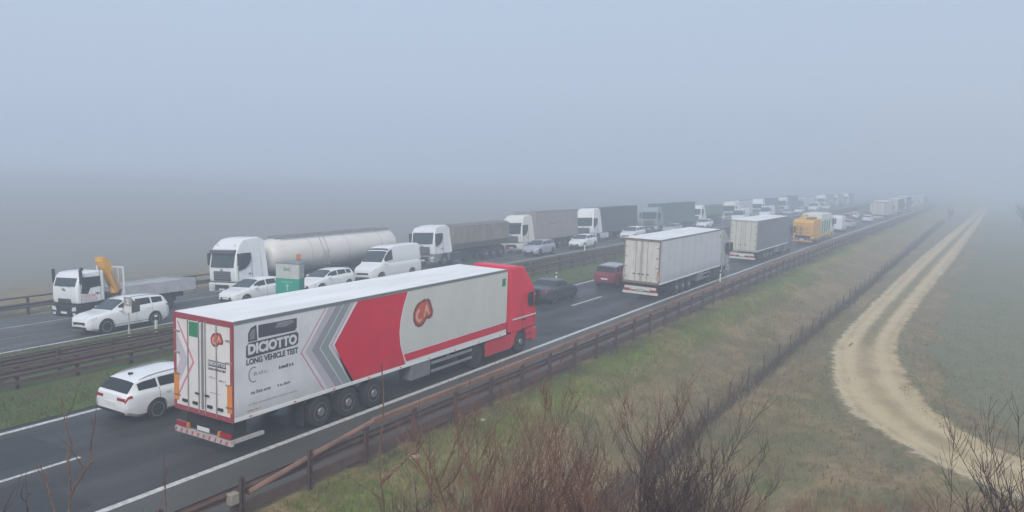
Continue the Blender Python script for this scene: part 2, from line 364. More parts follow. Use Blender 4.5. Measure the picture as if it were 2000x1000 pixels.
def track_mesh():
    ls, rs = [], []
    for i in range(len(Ls)-1):
        for k in range(3):
            t = k/3; ls.append((Ls[i][0]*(1-t)+Ls[i+1][0]*t, Ls[i][1]*(1-t)+Ls[i+1][1]*t)); rs.append((Rs[i][0]*(1-t)+Rs[i+1][0]*t, Rs[i][1]*(1-t)+Rs[i+1][1]*t))
    n = 16; vs = []; uv = []
    for l, q in zip(ls, rs):
        l = Vector((*l, 0)); q = Vector((*q, 0))
        for k in range(n+1):
            u = -.14+1.28*k/n; p = l.lerp(q, u)
            rut = -.03*(math.exp(-((u-.27)/.10)**2)+math.exp(-((u-.75)/.10)**2))
            edge = -.06 if k in (0, n) else 0
            vs.append((p.x, p.y, G(p.x, p.y)+.062+rut+edge)); uv.append((u, p.y/100))
    fs = [(j*(n+1)+k, j*(n+1)+k+1, (j+1)*(n+1)+k+1, (j+1)*(n+1)+k) for j in range(len(ls)-1) for k in range(n)]
    me = bpy.data.meshes.new('dirt_track'); me.from_pydata(vs, [], fs); ul = me.uv_layers.new(name='across')
    for lp in me.loops: ul.data[lp.index].uv = uv[lp.vertex_index]
    me.polygons.foreach_set('use_smooth', [True]*len(me.polygons))
    m = bpy.data.materials.new('dirt_track_earth'); m.use_nodes = True; nt = m.node_tree; N = nt.nodes.new; L = nt.links.new
    b = nt.nodes['Principled BSDF']; b.inputs['Roughness'].default_value = .95; b.inputs['Specular IOR Level'].default_value = .1
    u = N('ShaderNodeUVMap'); u.uv_map = 'across'; sp = N('ShaderNodeSeparateXYZ'); L(u.outputs[0], sp.inputs[0]); geo = N('ShaderNodeNewGeometry')
    def nz(sc, st=(1, 1, 1), det=6, rough=.65):
        mp = N('ShaderNodeMapping'); mp.inputs['Scale'].default_value = st; L(geo.outputs['Position'], mp.inputs[0]); t = N('ShaderNodeTexNoise'); t.inputs['Scale'].default_value = sc; t.inputs['Detail'].default_value = det; t.inputs['Roughness'].default_value = rough; L(mp.outputs[0], t.inputs['Vector']); return t.outputs[0]
    def M(op, a, b_=None, c=None):
        x = N('ShaderNodeMath'); x.operation = op
        for i, v in enumerate((a, b_, c)):
            if v is None: continue
            if isinstance(v, (int, float)): x.inputs[i].default_value = v
            else: L(v, x.inputs[i])
        return x.outputs[0]
    def SM(x, lo, hi):
        r = N('ShaderNodeMapRange'); r.interpolation_type = 'SMOOTHSTEP'; r.inputs[1].default_value = lo; r.inputs[2].default_value = hi; L(x, r.inputs[0]); return r.outputs[0]
    d = M('ABSOLUTE', M('SUBTRACT', sp.outputs[0], .5))
    wob = M('MULTIPLY', M('SUBTRACT', nz(1.3), .5), .34); fine = M('MULTIPLY', M('SUBTRACT', nz(5), .5), .20)
    d2 = M('ADD', M('ADD', d, wob), fine)
    edge = SM(d2, .44, .54)                       # 1 outside the worn strip
    far = SM(sp.outputs[1], .46, .54)              # the centre grass starts further up the track
    mid = M('SUBTRACT', 1.0, SM(M('ADD', M('ADD', M('ABSOLUTE', M('SUBTRACT', sp.outputs[0], .5)), M('MULTIPLY', wob, .6)), fine), .06, .17))
    patchy = SM(nz(.55, (1, .6, 1)), .26, .42)
    centre = M('MULTIPLY', M('MULTIPLY', mid, far), patchy)
    grassf = M('MINIMUM', 1.0, M('ADD', edge, M('MULTIPLY', centre, .72)))
    def mixc(f, c1, c2):
        x = N('ShaderNodeMix'); x.data_type = 'RGBA'; L(f, x.inputs[0])
        for i, c in ((6, c1), (7, c2)):
            if isinstance(c, tuple): x.inputs[i].default_value = (*c, 1)
            else: L(c, x.inputs[i])
        return x.outputs[2]
    dirt = mixc(SM(nz(.8, (1, .5, 1)), .38, .66), (.50, .395, .225), (.36, .28, .165))
    dirt = mixc(M('MULTIPLY', SM(nz(12), .5, .72), .45), dirt, (.64, .55, .39))
    rutl = M('SUBTRACT', 1.0, SM(M('ADD', M('ABSOLUTE', M('SUBTRACT', d, .24)), fine), .04, .12))
    dirt = mixc(M('MULTIPLY', rutl, .55), dirt, (.56, .47, .31))
    humps = M('SUBTRACT', 1.0, SM(M('ADD', d, fine), .03, .11))
    dirt = mixc(M('MULTIPLY', humps, .45), dirt, (.30, .245, .145))
    gr = mixc(SM(nz(3), .4, .62), (.14, .135, .07), (.24, .19, .11))
    rim_ = M('MULTIPLY', M('MULTIPLY', SM(d2, .36, .44), M('LESS_THAN', sp.outputs[0], .5)), .3)
    dirt = mixc(rim_, dirt, (.66, .60, .47))
    dirt = mixc(M('MULTIPLY', SM(nz(30), .55, .75), .5), dirt, (.24, .19, .12))
    L(mixc(grassf, dirt, gr), b.inputs['Base Color'])
    bp = N('ShaderNodeBump'); bp.inputs['Strength'].default_value = .8; bp.inputs['Distance'].default_value = .06; L(nz(9), bp.inputs['Height']); L(bp.outputs[0], b.inputs['Normal'])
    me.materials.append(m); o = bpy.data.objects.new('dirt_track', me); COL.objects.link(o); tag(o, kind='structure')
track_mesh()

# the young crop beyond the track
mb = MB(); rows = []
r = random.Random(8)
for (x, y) in Rs:
    o_ = 1.5+.4*math.sin(y*.7)+r.uniform(-.15, .15)
    rows.append((x+o_, y+(0.9 if y < 36 else 0)))
rows.sort(key=lambda p: -p[1]); rows = [(rows[0][0]+2, 880)]+[(rows[0][0]+1, 600)]+rows
xo = [0, .6, 2, 5, 10, 18, 30, 60, 120, 300, 640]
mb.add([(x+dx, y, G(x+dx, y)+(.045 if dx else -.08)) for x, y in rows for dx in xo], [(j*11+i, j*11+i+1, (j+1)*11+i+1, (j+1)*11+i) for j in range(len(rows)-1) for i in range(10)])
tag(mb.build('crop_field', mat('crop_green', (.155, .165, .098), .95, col2=(.19, .175, .115), scale=.9, amt=.9, bump=.7, bscale=6, spec=.1, detail=9, stretch=(3.0, .08, 1)), smooth=True), kind='structure')

# ------------------------------------------------------------------ grass and low growth (countless: stuff)
def blades(name, m, spots, h0, h1, w, seed, lean=.35, kind='stuff'):
    r = random.Random(seed); vs = []; fs = []
    for (x, y, z) in spots:
        a = r.uniform(0, 2*math.pi); h = r.uniform(h0, h1); ww = w*r.uniform(.6, 1.3)
        dx, dy = math.cos(a)*ww, math.sin(a)*ww; lx, ly = r.uniform(-lean, lean)*h, r.uniform(-lean, lean)*h
        b = len(vs); vs += [(x-dx, y-dy, z-.02), (x+dx, y+dy, z-.02), (x+lx, y+ly, z+h)]; fs.append((b, b+1, b+2))
    me = bpy.data.meshes.new(name); me.from_pydata(vs, [], fs); me.materials.append(m)
    o = bpy.data.objects.new(name, me); COL.objects.link(o); return tag(o, kind=kind)
def grassmat(name, c1, c2, scale=.6):
    return mat(name, c1, .9, col2=c2, scale=scale, amt=1., spec=.1, detail=7)
def on_track(x, y):
    for l, q in zip(Ls, Rs):
        if abs(l[1]-y) < 1.2 and l[0]-.1 < x < q[0]+.1: return True
    return y < 34 and x > 13 and any(abs(l[0]-x) < .8 and l[1]-.2 < y < q[1]+.2 for l, q in zip(Ls, Rs))
def scatter(n, x0, x1, y0, y1, seed, clump=5, sp=.15, power=1.6, avoid=True):
    r = random.Random(seed); out = []
    while len(out) < n:
        x = r.uniform(x0, x1); y = y0+(y1-y0)*r.random()**power
        if avoid and on_track(x, y) and rnd.random() < .985: continue
        for _ in range(clump):
            xx, yy = x+r.gauss(0, sp), y+r.gauss(0, sp); out.append((xx, yy, gz(xx, yy)))
    return out
GR1 = grassmat('grass_green', (.13, .19, .042), (.20, .20, .08)); GR2 = grassmat('grass_straw', (.28, .225, .13), (.17, .14, .08)); GR3 = grassmat('grass_dull', (.165, .165, .078), (.24, .195, .11))
tag(blades('grass', GR1, scatter(13000, 3.3, 5.9, 14, 75, 11), .06, .22, .02, 1), 'short green grass on the slope below the crash barrier')
tag(blades('dry_grass', GR2, scatter(18000, 4.4, 12.5, 13, 62, 12, sp=.22), .08, .34, .014, 2), 'straw coloured dry grass on the embankment')
tag(blades('rough_grass', GR3, scatter(18000, 6.5, 20, 14, 62, 13), .06, .22, .02, 3), 'dull green rough grass between the fence and the dirt track')
cf = [p for p in scatter(16000, 16.5, 34, 36, 80, 17, sp=.25) if p[0] > 14.5+1.9*max(0, (44-p[1])/6)]
tag(blades('young_crop', grassmat('crop_blades', (.15, .17, .08), (.19, .175, .10)), [(x, y, z+.05) for x, y, z in cf], .03, .12, .016, 6), 'short young crop growing beyond the dirt track')
mg = [(x, y, G(x, y)+.02) for x, y, z in scatter(15000, -17.0, -13.6, 14, 60, 14, avoid=False)+scatter(14000, -11.2, -7.7, 12, 60, 15, avoid=False)]
mg = [p for p in mg if -16.95 < p[0] < -7.8]
tag(blades('reservation_grass', grassmat('reservation_blades', (.085, .135, .036), (.13, .135, .06)), mg, .04, .14, .022, 4), 'short grass growing on the central reservation')

# ------------------------------------------------------------------ barriers
def wbeam_prof(z, s=1):   # W profile in (x, z)
    k = [(-.0, -.155), (.045, -.11), (.045, -.075), (-.02, -.02), (-.02, .02), (.045, .075), (.045, .11), (0, .155)]
    return [(s*a, z+b) for a, b in k]
def beam(parent, name, x, z, y0, y1, m, s=1):
    pr = wbeam_prof(z, s); pr = [(x+a, b) for a, b in pr]+[(x+a-.006*s, b) for a, b in reversed(pr)]
    ys = [y for y in frange(y0, y1, 4)]
    rings = [[(a, y, b+G(x, y)) for a, b in pr] for y in ys]
    return MB().rings(rings).build(name, m, parent)
def bar(parent, name, x0, x1, z0, z1, y0, y1, m):
    ys = frange(y0, y1, 4); rings = [[(x0, y, z0+G(x0, y)), (x1, y, z0+G(x0, y)), (x1, y, z1+G(x0, y)), (x0, y, z1+G(x0, y))] for y in ys]
    return MB().rings(rings).build(name, m, parent)
def posts(root, x, y0, step, n, h, m, sx=.05, sy=.06, low=-.25):
    p0 = None
    for i in range(n):
        y = y0+i*step
        if p0 is None:
            b = MB(); b.box(-sx, sx, -sy, -sy+.012, low, h); b.box(-sx, sx, sy-.012, sy, low, h); b.box(-sx, -sx+.012, -sy+.012, sy-.012, low, h)
            p0 = b.build('post', m, root); p = p0
        else:
            p = p0.copy(); COL.objects.link(p); p.parent = root
        p.location = (x, y, G(x, y))
        p.rotation_euler = (rnd.uniform(-.02, .02), rnd.uniform(-.02, .02), 0)
rail = empty('crash_barrier', 'long rust brown crash barrier along the grass slope with a ramped top rail', 'crash barrier')
YE = 300
bar(rail, 'top_rail', 3.02, 3.17, 1.08, 1.24, 17.7, YE, CORTENL)
MB().tube([(3.09, 13.1, .62), (3.09, 15.3, .90), (3.09, 17.7, 1.16)], .075, 8).build('ramped_rail', CORTENL, rail, smooth=True)
beam(rail, 'beam', 3.02, .72, 9, YE, CORTEN, -1)
bar(rail, 'lower_rail', 3.02, 3.08, .16, .42, 12.6, YE, CORTEN)
posts(rail, 3.16, 10.6, 2.25, 100, 1.12, POSTM)
b = MB(); b.box(3.0, 3.2, 12.5, 12.75, .5, .78); b.build('end_cap', mat('pale_cap', (.28, .26, .22), .7), rail, bevel=.02)
for nm, x, s, lab in (('median_barrier', -11.55, 1, 'brown steel barrier on the near side of the central reservation'), ('median_barrier', -12.95, -1, 'brown steel barrier on the far side of the central reservation')):
    mr_ = empty(nm, lab, 'crash barrier', 'barriers on the central reservation')
    beam(mr_, 'beam', x, .66, 2, YE, CORTEN, s)
    bar(mr_, 'lower_rail', x, x+.05*s, .22, .38, 2, YE, CORTEN)
    bar(mr_, 'top_rail', x-.06, x+.05, .86, .94, 2, YE, CORTEN)
    posts(mr_, x-.09*s, 13.3, 2.25, 100, .88, POSTM, low=-.05)
fr_ = empty('far_crash_barrier', 'grey brown barrier beyond the far hard shoulder at the edge of the field', 'crash barrier')
bar(fr_, 'top_rail', -28.56, -28.46, .98, 1.07, 10, YE, POSTM)
beam(fr_, 'beam', -28.42, .55, 10, YE, mat('dull_steel', (.10, .085, .08), .7, col2=(.06, .05, .05), scale=3, amt=.7), 1)
posts(fr_, -28.55, 20.7, 2.25, 100, 1.0, POSTM)

# wire fence along the foot of the embankment with scrub growing through it
fe = empty('wire_fence', 'low wire fence with dark posts at the foot of the grass slope', 'fence')
def fx(y): return 8.9+.3*math.sin(y*.02)
p0 = None
for i in range(60):
    y = 22+i*3.0; 
    if p0 is None:
        p0 = MB().lathe((0, 0, -.4), [(0, .035), (1.35, .03)], 'z', 6).build('post', POSTM, fe); p = p0
    else: p = p0.copy(); COL.objects.link(p); p.parent = fe
    p.location = (fx(y), y, G(fx(y), y)); p.rotation_euler = (rnd.uniform(-.06, .06), rnd.uniform(-.06, .06), 0)
wb = MB()
for h in (.15, .4, .65, .9):
    wb.tube([(fx(y), y, G(fx(y), y)+h) for y in frange(22, 199, 3)], .003, 3)
wb.build('wires', CHASS, fe)
r = random.Random(21); sp = []
for i in range(13000):
    y = 20+200*r.random()**1.3; x = fx(y)+r.gauss(0, .16+.12*math.sin(y*.21)**8); sp.append((x, y, gz(x, y)))
tag(blades('scrub', mat('dark_scrub', (.085, .075, .055), .95, col2=(.12, .085, .06), scale=1, amt=1., spec=.1), sp, .12, .68, .016, 22, lean=.5), 'dark dead scrub growing along the wire fence', kind='stuff')

# ------------------------------------------------------------------ wheels
def wheel(parent, x, y, r, w, side, rimm, kind='car', name='wheel'):
    """side +1: outer face towards +x"""
    e = bpy.data.objects.new(name, None); COL.objects.link(e); e.parent = parent; e.location = (x, y, r); e.empty_display_size = .1
    s = side; o = w/2*s
    MB().lathe((0, 0, 0), [(-o, r*.70), (-o, r*.93), (-o*.8, r), (o*.8, r), (o, r*.93), (o, r*.70)], 'x', 28).build('tyre', TYRE, e, smooth=True)
    b = MB()
    if kind == 'car':
        b.lathe((0, 0, 0), [(-o*.6, r*.66), (o*.55, r*.66)], 'x', 24, mi=1)
        for k in range(5):
            a = 2*math.pi*k/5+.3; ca, sa = math.cos(a), math.sin(a); pa, pb = .10*r, .07*r
            pts = [(ca*r*.12-sa*pa, sa*r*.12+ca*pa), (ca*r*.12+sa*pa, sa*r*.12-ca*pa), (ca*r*.69+sa*pb, sa*r*.69-ca*pb), (ca*r*.69-sa*pb, sa*r*.69+ca*pb)]
            b.prism(pts, o*.56, o*.92, 'x')
        b.lathe((0, 0, 0), [(o*.5, r*.16), (o*.97, r*.14)], 'x', 12)
        for k in range(24):
            a0, a1 = 2*math.pi*k/24, 2*math.pi*(k+1)/24
            b.add([(o*1.01, math.cos(a)*q, math.sin(a)*q) for q in (r*.64, r*.715) for a in (a0, a1)], [(0, 1, 3, 2)])
    elif kind == 'dish':       # drive axle: recessed
        b.lathe((0, 0, 0), [(o*.98, r*.58), (o*1.02, r*.56), (o*.5, r*.44), (o*.45, r*.24), (o*.95, r*.2), (o*.95, .01)], 'x', 20, cap=False)
    else:
        b.lathe((0, 0, 0), [(o*.98, r*.60), (o*1.03, r*.58), (o*.8, r*.47), (o*.85, r*.30), (o*1.25, r*.24), (o*1.25, .01)], 'x', 20, cap=False)
    b.build('rim', [rimm, BLACK], e, smooth=True)
    return e

# ------------------------------------------------------------------ cars
CARS = {
 'estate': dict(L=4.77, top=[(0, .60), (.10, .74), (.5, .86), (1.25, .98), (1.55, 1.13), (2.1, 1.40), (2.6, 1.47), (3.5, 1.455), (4.1, 1.40), (4.38, 1.33), (4.66, .99), (4.74, .95), (4.77, .78)],
   belt=[(0, .58), (.10, .70), (.5, .80), (1.25, .92), (4.3, 1.0), (4.66, .96), (4.77, .76)], w=[(0, .60), (.12, .76), (.5, .87), (1.2, .915), (3.8, .91), (4.45, .86), (4.68, .80), (4.77, .72)],
   ax=(.90, 3.68), r=.335, ws=(1.33, 2.08), rw=(4.36, 4.66), side=[(1.75, 2.62), (2.72, 3.55), (3.63, 4.30)]),
 'suv': dict(L=4.5, top=[(0, .68), (.10, .88), (.5, .99), (1.15, 1.08), (1.45, 1.26), (1.95, 1.56), (2.5, 1.64), (3.4, 1.62), (4.0, 1.57), (4.2, 1.50), (4.42, 1.12), (4.47, 1.05), (4.5, .85)],
   belt=[(0, .66), (.10, .84), (.5, .93), (1.15, 1.02), (4.1, 1.12), (4.42, 1.06), (4.5, .82)], w=[(0, .62), (.12, .78), (.5, .88), (1.1, .92), (3.8, .915), (4.25, .87), (4.42, .82), (4.5, .74)],
   ax=(.88, 3.56), r=.36, ws=(1.22, 1.93), rw=(4.18, 4.43), side=[(1.6, 2.46), (2.56, 3.38), (3.46, 4.08)]),
 'hatch': dict(L=4.1, top=[(0, .58), (.10, .74), (.45, .86), (1.0, .98), (1.3, 1.14), (1.85, 1.42), (2.4, 1.48), (3.2, 1.46), (3.7, 1.38), (3.98, 1.02), (4.06, .95), (4.1, .78)],
   belt=[(0, .56), (.10, .70), (.45, .80), (1.0, .92), (3.7, 1.02), (3.98, .97), (4.1, .76)], w=[(0, .58), (.12, .74), (.45, .84), (1.0, .88), (3.3, .88), (3.85, .83), (4.0, .78), (4.1, .70)],
   ax=(.80, 3.33), r=.32, ws=(1.07, 1.83), rw=(3.72, 3.99), side=[(1.45, 2.30), (2.38, 3.10), (3.18, 3.62)]),
 'sedan': dict(L=4.65, top=[(0, .58), (.10, .73), (.5, .84), (1.25, .96), (1.55, 1.10), (2.15, 1.38), (2.7, 1.43), (3.2, 1.39), (3.85, 1.12), (4.1, 1.03), (4.5, 1.0), (4.62, .92), (4.65, .76)],
   belt=[(0, .56), (.10, .69), (.5, .78), (1.25, .90), (3.9, .99), (4.55, .95), (4.65, .74)], w=[(0, .60), (.12, .75), (.5, .86), (1.2, .90), (3.8, .90), (4.35, .85), (4.55, .79), (4.65, .72)],
   ax=(.88, 3.62), r=.33, ws=(1.33, 2.13), rw=(3.25, 3.86), side=[(1.78, 2.6), (2.7, 3.45)]),
 'van': dict(L=5.6, top=[(0, .75), (.08, .95), (.3, 1.08), (.95, 1.32), (1.1, 1.45), (1.75, 2.2), (2.1, 2.42), (2.6, 2.50), (5.45, 2.50), (5.56, 2.42), (5.6, 2.3)],
   belt=[(0, .72), (.08, .9), (.3, 1.0), (.95, 1.22), (1.6, 1.28), (5.5, 1.3), (5.6, 1.25)], w=[(0, .70), (.10, .84), (.4, .95), (.9, 1.0), (5.4, 1.0), (5.6, .96)],
   ax=(.95, 4.45), r=.35, ws=(1.05, 1.95), rw=None, side=[(1.35, 2.25)], boxy=True),
}
BODY = {}
def car_surf(K, u, t):
    c = CARS[K]; top = interp(c['top'], u); be = min(interp(c['belt'], u), top-.01); w = interp(c['w'], u); L = c['L']
    zb = interp([(0, .30), (.35, .20), (L-.45, .20), (L, .36)], u)
    hmax = max(z for _, z in c['top']); k = min(1, max(0, (top-be)/(hmax-1.0)))
    boxy = c.get('boxy')
    wr = w*(.86 if boxy else .72); x7 = w*.90+(wr-w*.90)*k; z7 = be+(top-be)*(.93 if boxy else .86)
    P = [(0, zb), (w*.86, zb), (w*.975, zb+.10), (w, zb+(be-zb)*.55), (w*.985, be-.07), (w*.95, be), (w*.925 if not boxy else w*.97, be+(top-be)*.08), (x7, z7), (x7-.07*w, z7+(top-z7)*.55), (x7*.55, top-.006), (0, top)]
    i = min(9, int(t)); f = t-i; a, b = P[i], P[i+1]
    return Vector((a[0]+(b[0]-a[0])*f, -u, a[1]+(b[1]-a[1])*f))
def patch(K, name, m, parent, u0, u1, t0, t1, side=1, nu=8, ntt=4, off=.008, both=False, uf=None):
    mb = MB()
    sides = (1, -1) if both else (side,)
    for s in sides:
        vs = []
        for i in range(nu+1):
            for j in range(ntt+1):
                t = t0+(t1-t0)*j/ntt; u = u0+(u1-u0)*i/nu
                if uf: u += uf(t)
                p = car_surf(K, u, t); du = car_surf(K, u+.02, t)-car_surf(K, u-.02, t); dt = car_surf(K, u, min(10, t+.05))-car_surf(K, u, max(0, t-.05))
                nn = dt.cross(du); nn = nn.normalized() if nn.length > 1e-7 else Vector((0, 0, 1))
                if nn.x < -1e-4 or (abs(nn.x) <= 1e-4 and nn.z < 0): nn = -nn
                if t > 9.9: nn = Vector((0, nn.y, nn.z)).normalized() if nn.length else nn; 
                if nn.z < 0 and t > 6: nn = -nn
                q = p+nn*off; vs.append((q.x*s, q.y, q.z))
        mb.add(vs, [(i*(ntt+1)+j, i*(ntt+1)+j+1, (i+1)*(ntt+1)+j+1, (i+1)*(ntt+1)+j) for i in range(nu) for j in range(ntt)])
    return mb.build(name, m, parent, smooth=True)
def car_body(K):
    if K in BODY: return BODY[K]
    c = CARS[K]; L = c['L']; us = sorted(set([u for u, _ in c['top']]+[u for u, _ in c['belt']]+[u for u, _ in c['w']]+frange(0, L, .22)))
    ts = [0, 1, 2, 2.5, 3, 3.5, 4, 5, 6, 6.5, 7, 8, 9, 10]
    rings = []
    for u in us:
        right = [tuple(car_surf(K, u, t)) for t in ts]; left = [(-p[0], p[1], p[2]) for p in reversed(right[1:-1])]
        rings.append(right+left)
    tmp = MB().rings(rings).build('tmp_body', [WHITE, BLACK], None, smooth=True)
    cut = MB()
    for a in c['ax']:
        for s in (1, -1): cut.lathe((s*.60, -a, c['r']), [(0, c['r']+.055), (s*.6, c['r']+.055)], 'x', 28, mi=1)
    ct = cut.build('tmp_cut', [WHITE, BLACK])
    md = tmp.modifiers.new('b', 'BOOLEAN'); md.object = ct; md.operation = 'DIFFERENCE'; md.solver = 'EXACT'
    dg = bpy.context.evaluated_depsgraph_get(); me = bpy.data.meshes.new_from_object(tmp.evaluated_get(dg)); me.name = 'car_body_'+K
    bpy.data.objects.remove(tmp); bpy.data.objects.remove(ct)
    try: me.set_sharp_from_angle(angle=R(32))
    except Exception: pass
    BODY[K] = me; return me
def make_car(K, name, label, paint, cat='car', group=None, roofrails=False, cladding=False, detail=True, roof=None):
    root = empty(name, label, cat, group); c = CARS[K]; L = c['L']
    me = car_body(K).copy(); me.materials.clear(); me.materials.append(paint); me.materials.append(BLACK)
    o = bpy.data.objects.new('body', me); COL.objects.link(o); o.parent = root
    patch(K, 'windscreen', GLASSL, root, c['ws'][0], c['ws'][1], 7.1, 10, both=True, nu=6, ntt=6)
    if c['rw']: patch(K, 'rear_window', GLASS, root, c['rw'][0]+.01, c['rw'][1]-.02, 7.15, 10, both=True, nu=6, ntt=6)
    for s in (1, -1):
        for a, b_ in c['side']: patch(K, 'side_window', GLASS, root, a, b_, 6.12, 6.86, s, nu=6, ntt=3)
        wheel(root, s*(interp(c['w'], c['ax'][0])-.125), -c['ax'][0], c['r'], .22, s, ALLOY)
        wheel(root, s*(interp(c['w'], c['ax'][1])-.125), -c['ax'][1], c['r'], .22, s, ALLOY)
        patch(K, 'headlight', HEADL, root, .04, .42, 3.75, 4.85, s, nu=5, ntt=2, off=.010)
        patch(K, 'tail_light', TAILL, root, L-.24, L-.02, 3.9, 4.8, s, nu=5, ntt=2, off=.012)
        y = -c['side'][0][0]+.02; w = interp(c['w'], -y); z = interp(c['belt'], -y)+.10
        b = MB(); b.rings([[(s*(w-.03), y-.04, z-.03), (s*(w-.03), y+.04, z-.03), (s*(w-.03), y+.04, z+.03), (s*(w-.03), y-.04, z+.03)],
                           [(s*(w+.06), y-.06, z-.07), (s*(w+.06), y+.05, z-.07), (s*(w+.06), y+.05, z+.07), (s*(w+.06), y-.06, z+.07)],
                           [(s*(w+.20), y-.05, z-.05), (s*(w+.20), y+.02, z-.05), (s*(w+.20), y+.02, z+.07), (s*(w+.20), y-.05, z+.07)]])
        b.build('wing_mirror', paint, root, smooth=True)
        if detail:
            for k, (a, b_) in enumerate(c['side'][:2]):
                patch(K, 'door_seam', SEAM, root, b_+.03, b_+.045, 1.7, 6.05, s, nu=1, ntt=8, off=.004)
                hu = b_-.16; patch(K, 'door_handle', paint if paint is not DARKCAR else BLACK, root, hu-.16, hu, 3.80, 3.98, s, nu=2, ntt=1, off=.03)
        if cladding:
            patch(K, 'sill_cladding', BLACK, root, .6, L-.35, 1.05, 2.25, s, nu=10, ntt=2, off=.006)
        if roofrails:
            b = MB(); b.tube([car_surf(K, u, 7.9)*1+Vector((0, 0, .035 if .05 < (u-2.0)/(L-2.6) < .97 else 0)) for u in frange(2.0, L-.6, .3)], .016, 5)
            o_ = b.build('roof_rail', STEEL, root)
            if s < 0: o_.data.transform(Matrix.Diagonal((-1, 1, 1, 1)))
    w0 = interp(c['w'], 0); zt = interp(c['top'], 0)
    b = MB(); b.box(-w0*.75, w0*.75, -.02, .012, zt-.16, zt-.03); b.box(-w0*.9, w0*.9, -.05, .010, .31, .42); b.build('grille', BLACK, root)
    MB().box(-.26, .26, -.01, .022, .44, .54).build('front_plate', PLATE, root)
    MB().box(-.26, .26, -L-.02, -L+.01, .60, .71).build('rear_plate', PLATE, root)
    b = MB(); wl = interp(c['w'], L); b.box(-wl*.95, wl*.95, -L-.012, -L+.1, .36, .44); b.build('rear_diffuser', BLACK, root)
    for s in (1, -1):
        if K != 'van': MB().box(s*wl*.52, s*wl*.99, -L-.010, -L+.05, .79, .88).build('tail_light', TAILL, root)
    if roof: patch(K, 'roof_panel', roof, root, c['ws'][1]+.05, c['rw'][0]-.03, 7.2, 10, both=True, nu=8, ntt=6, off=.010)
    if K in ('estate', 'suv'): 
        b = MB(); b.prism([(-3.95, 1.47), (-4.12, 1.50), (-4.10, 1.41), (-3.95, 1.42)], -.02, .02)
        if K == 'estate': b.build('roof_aerial', BLACK, root)
    return root

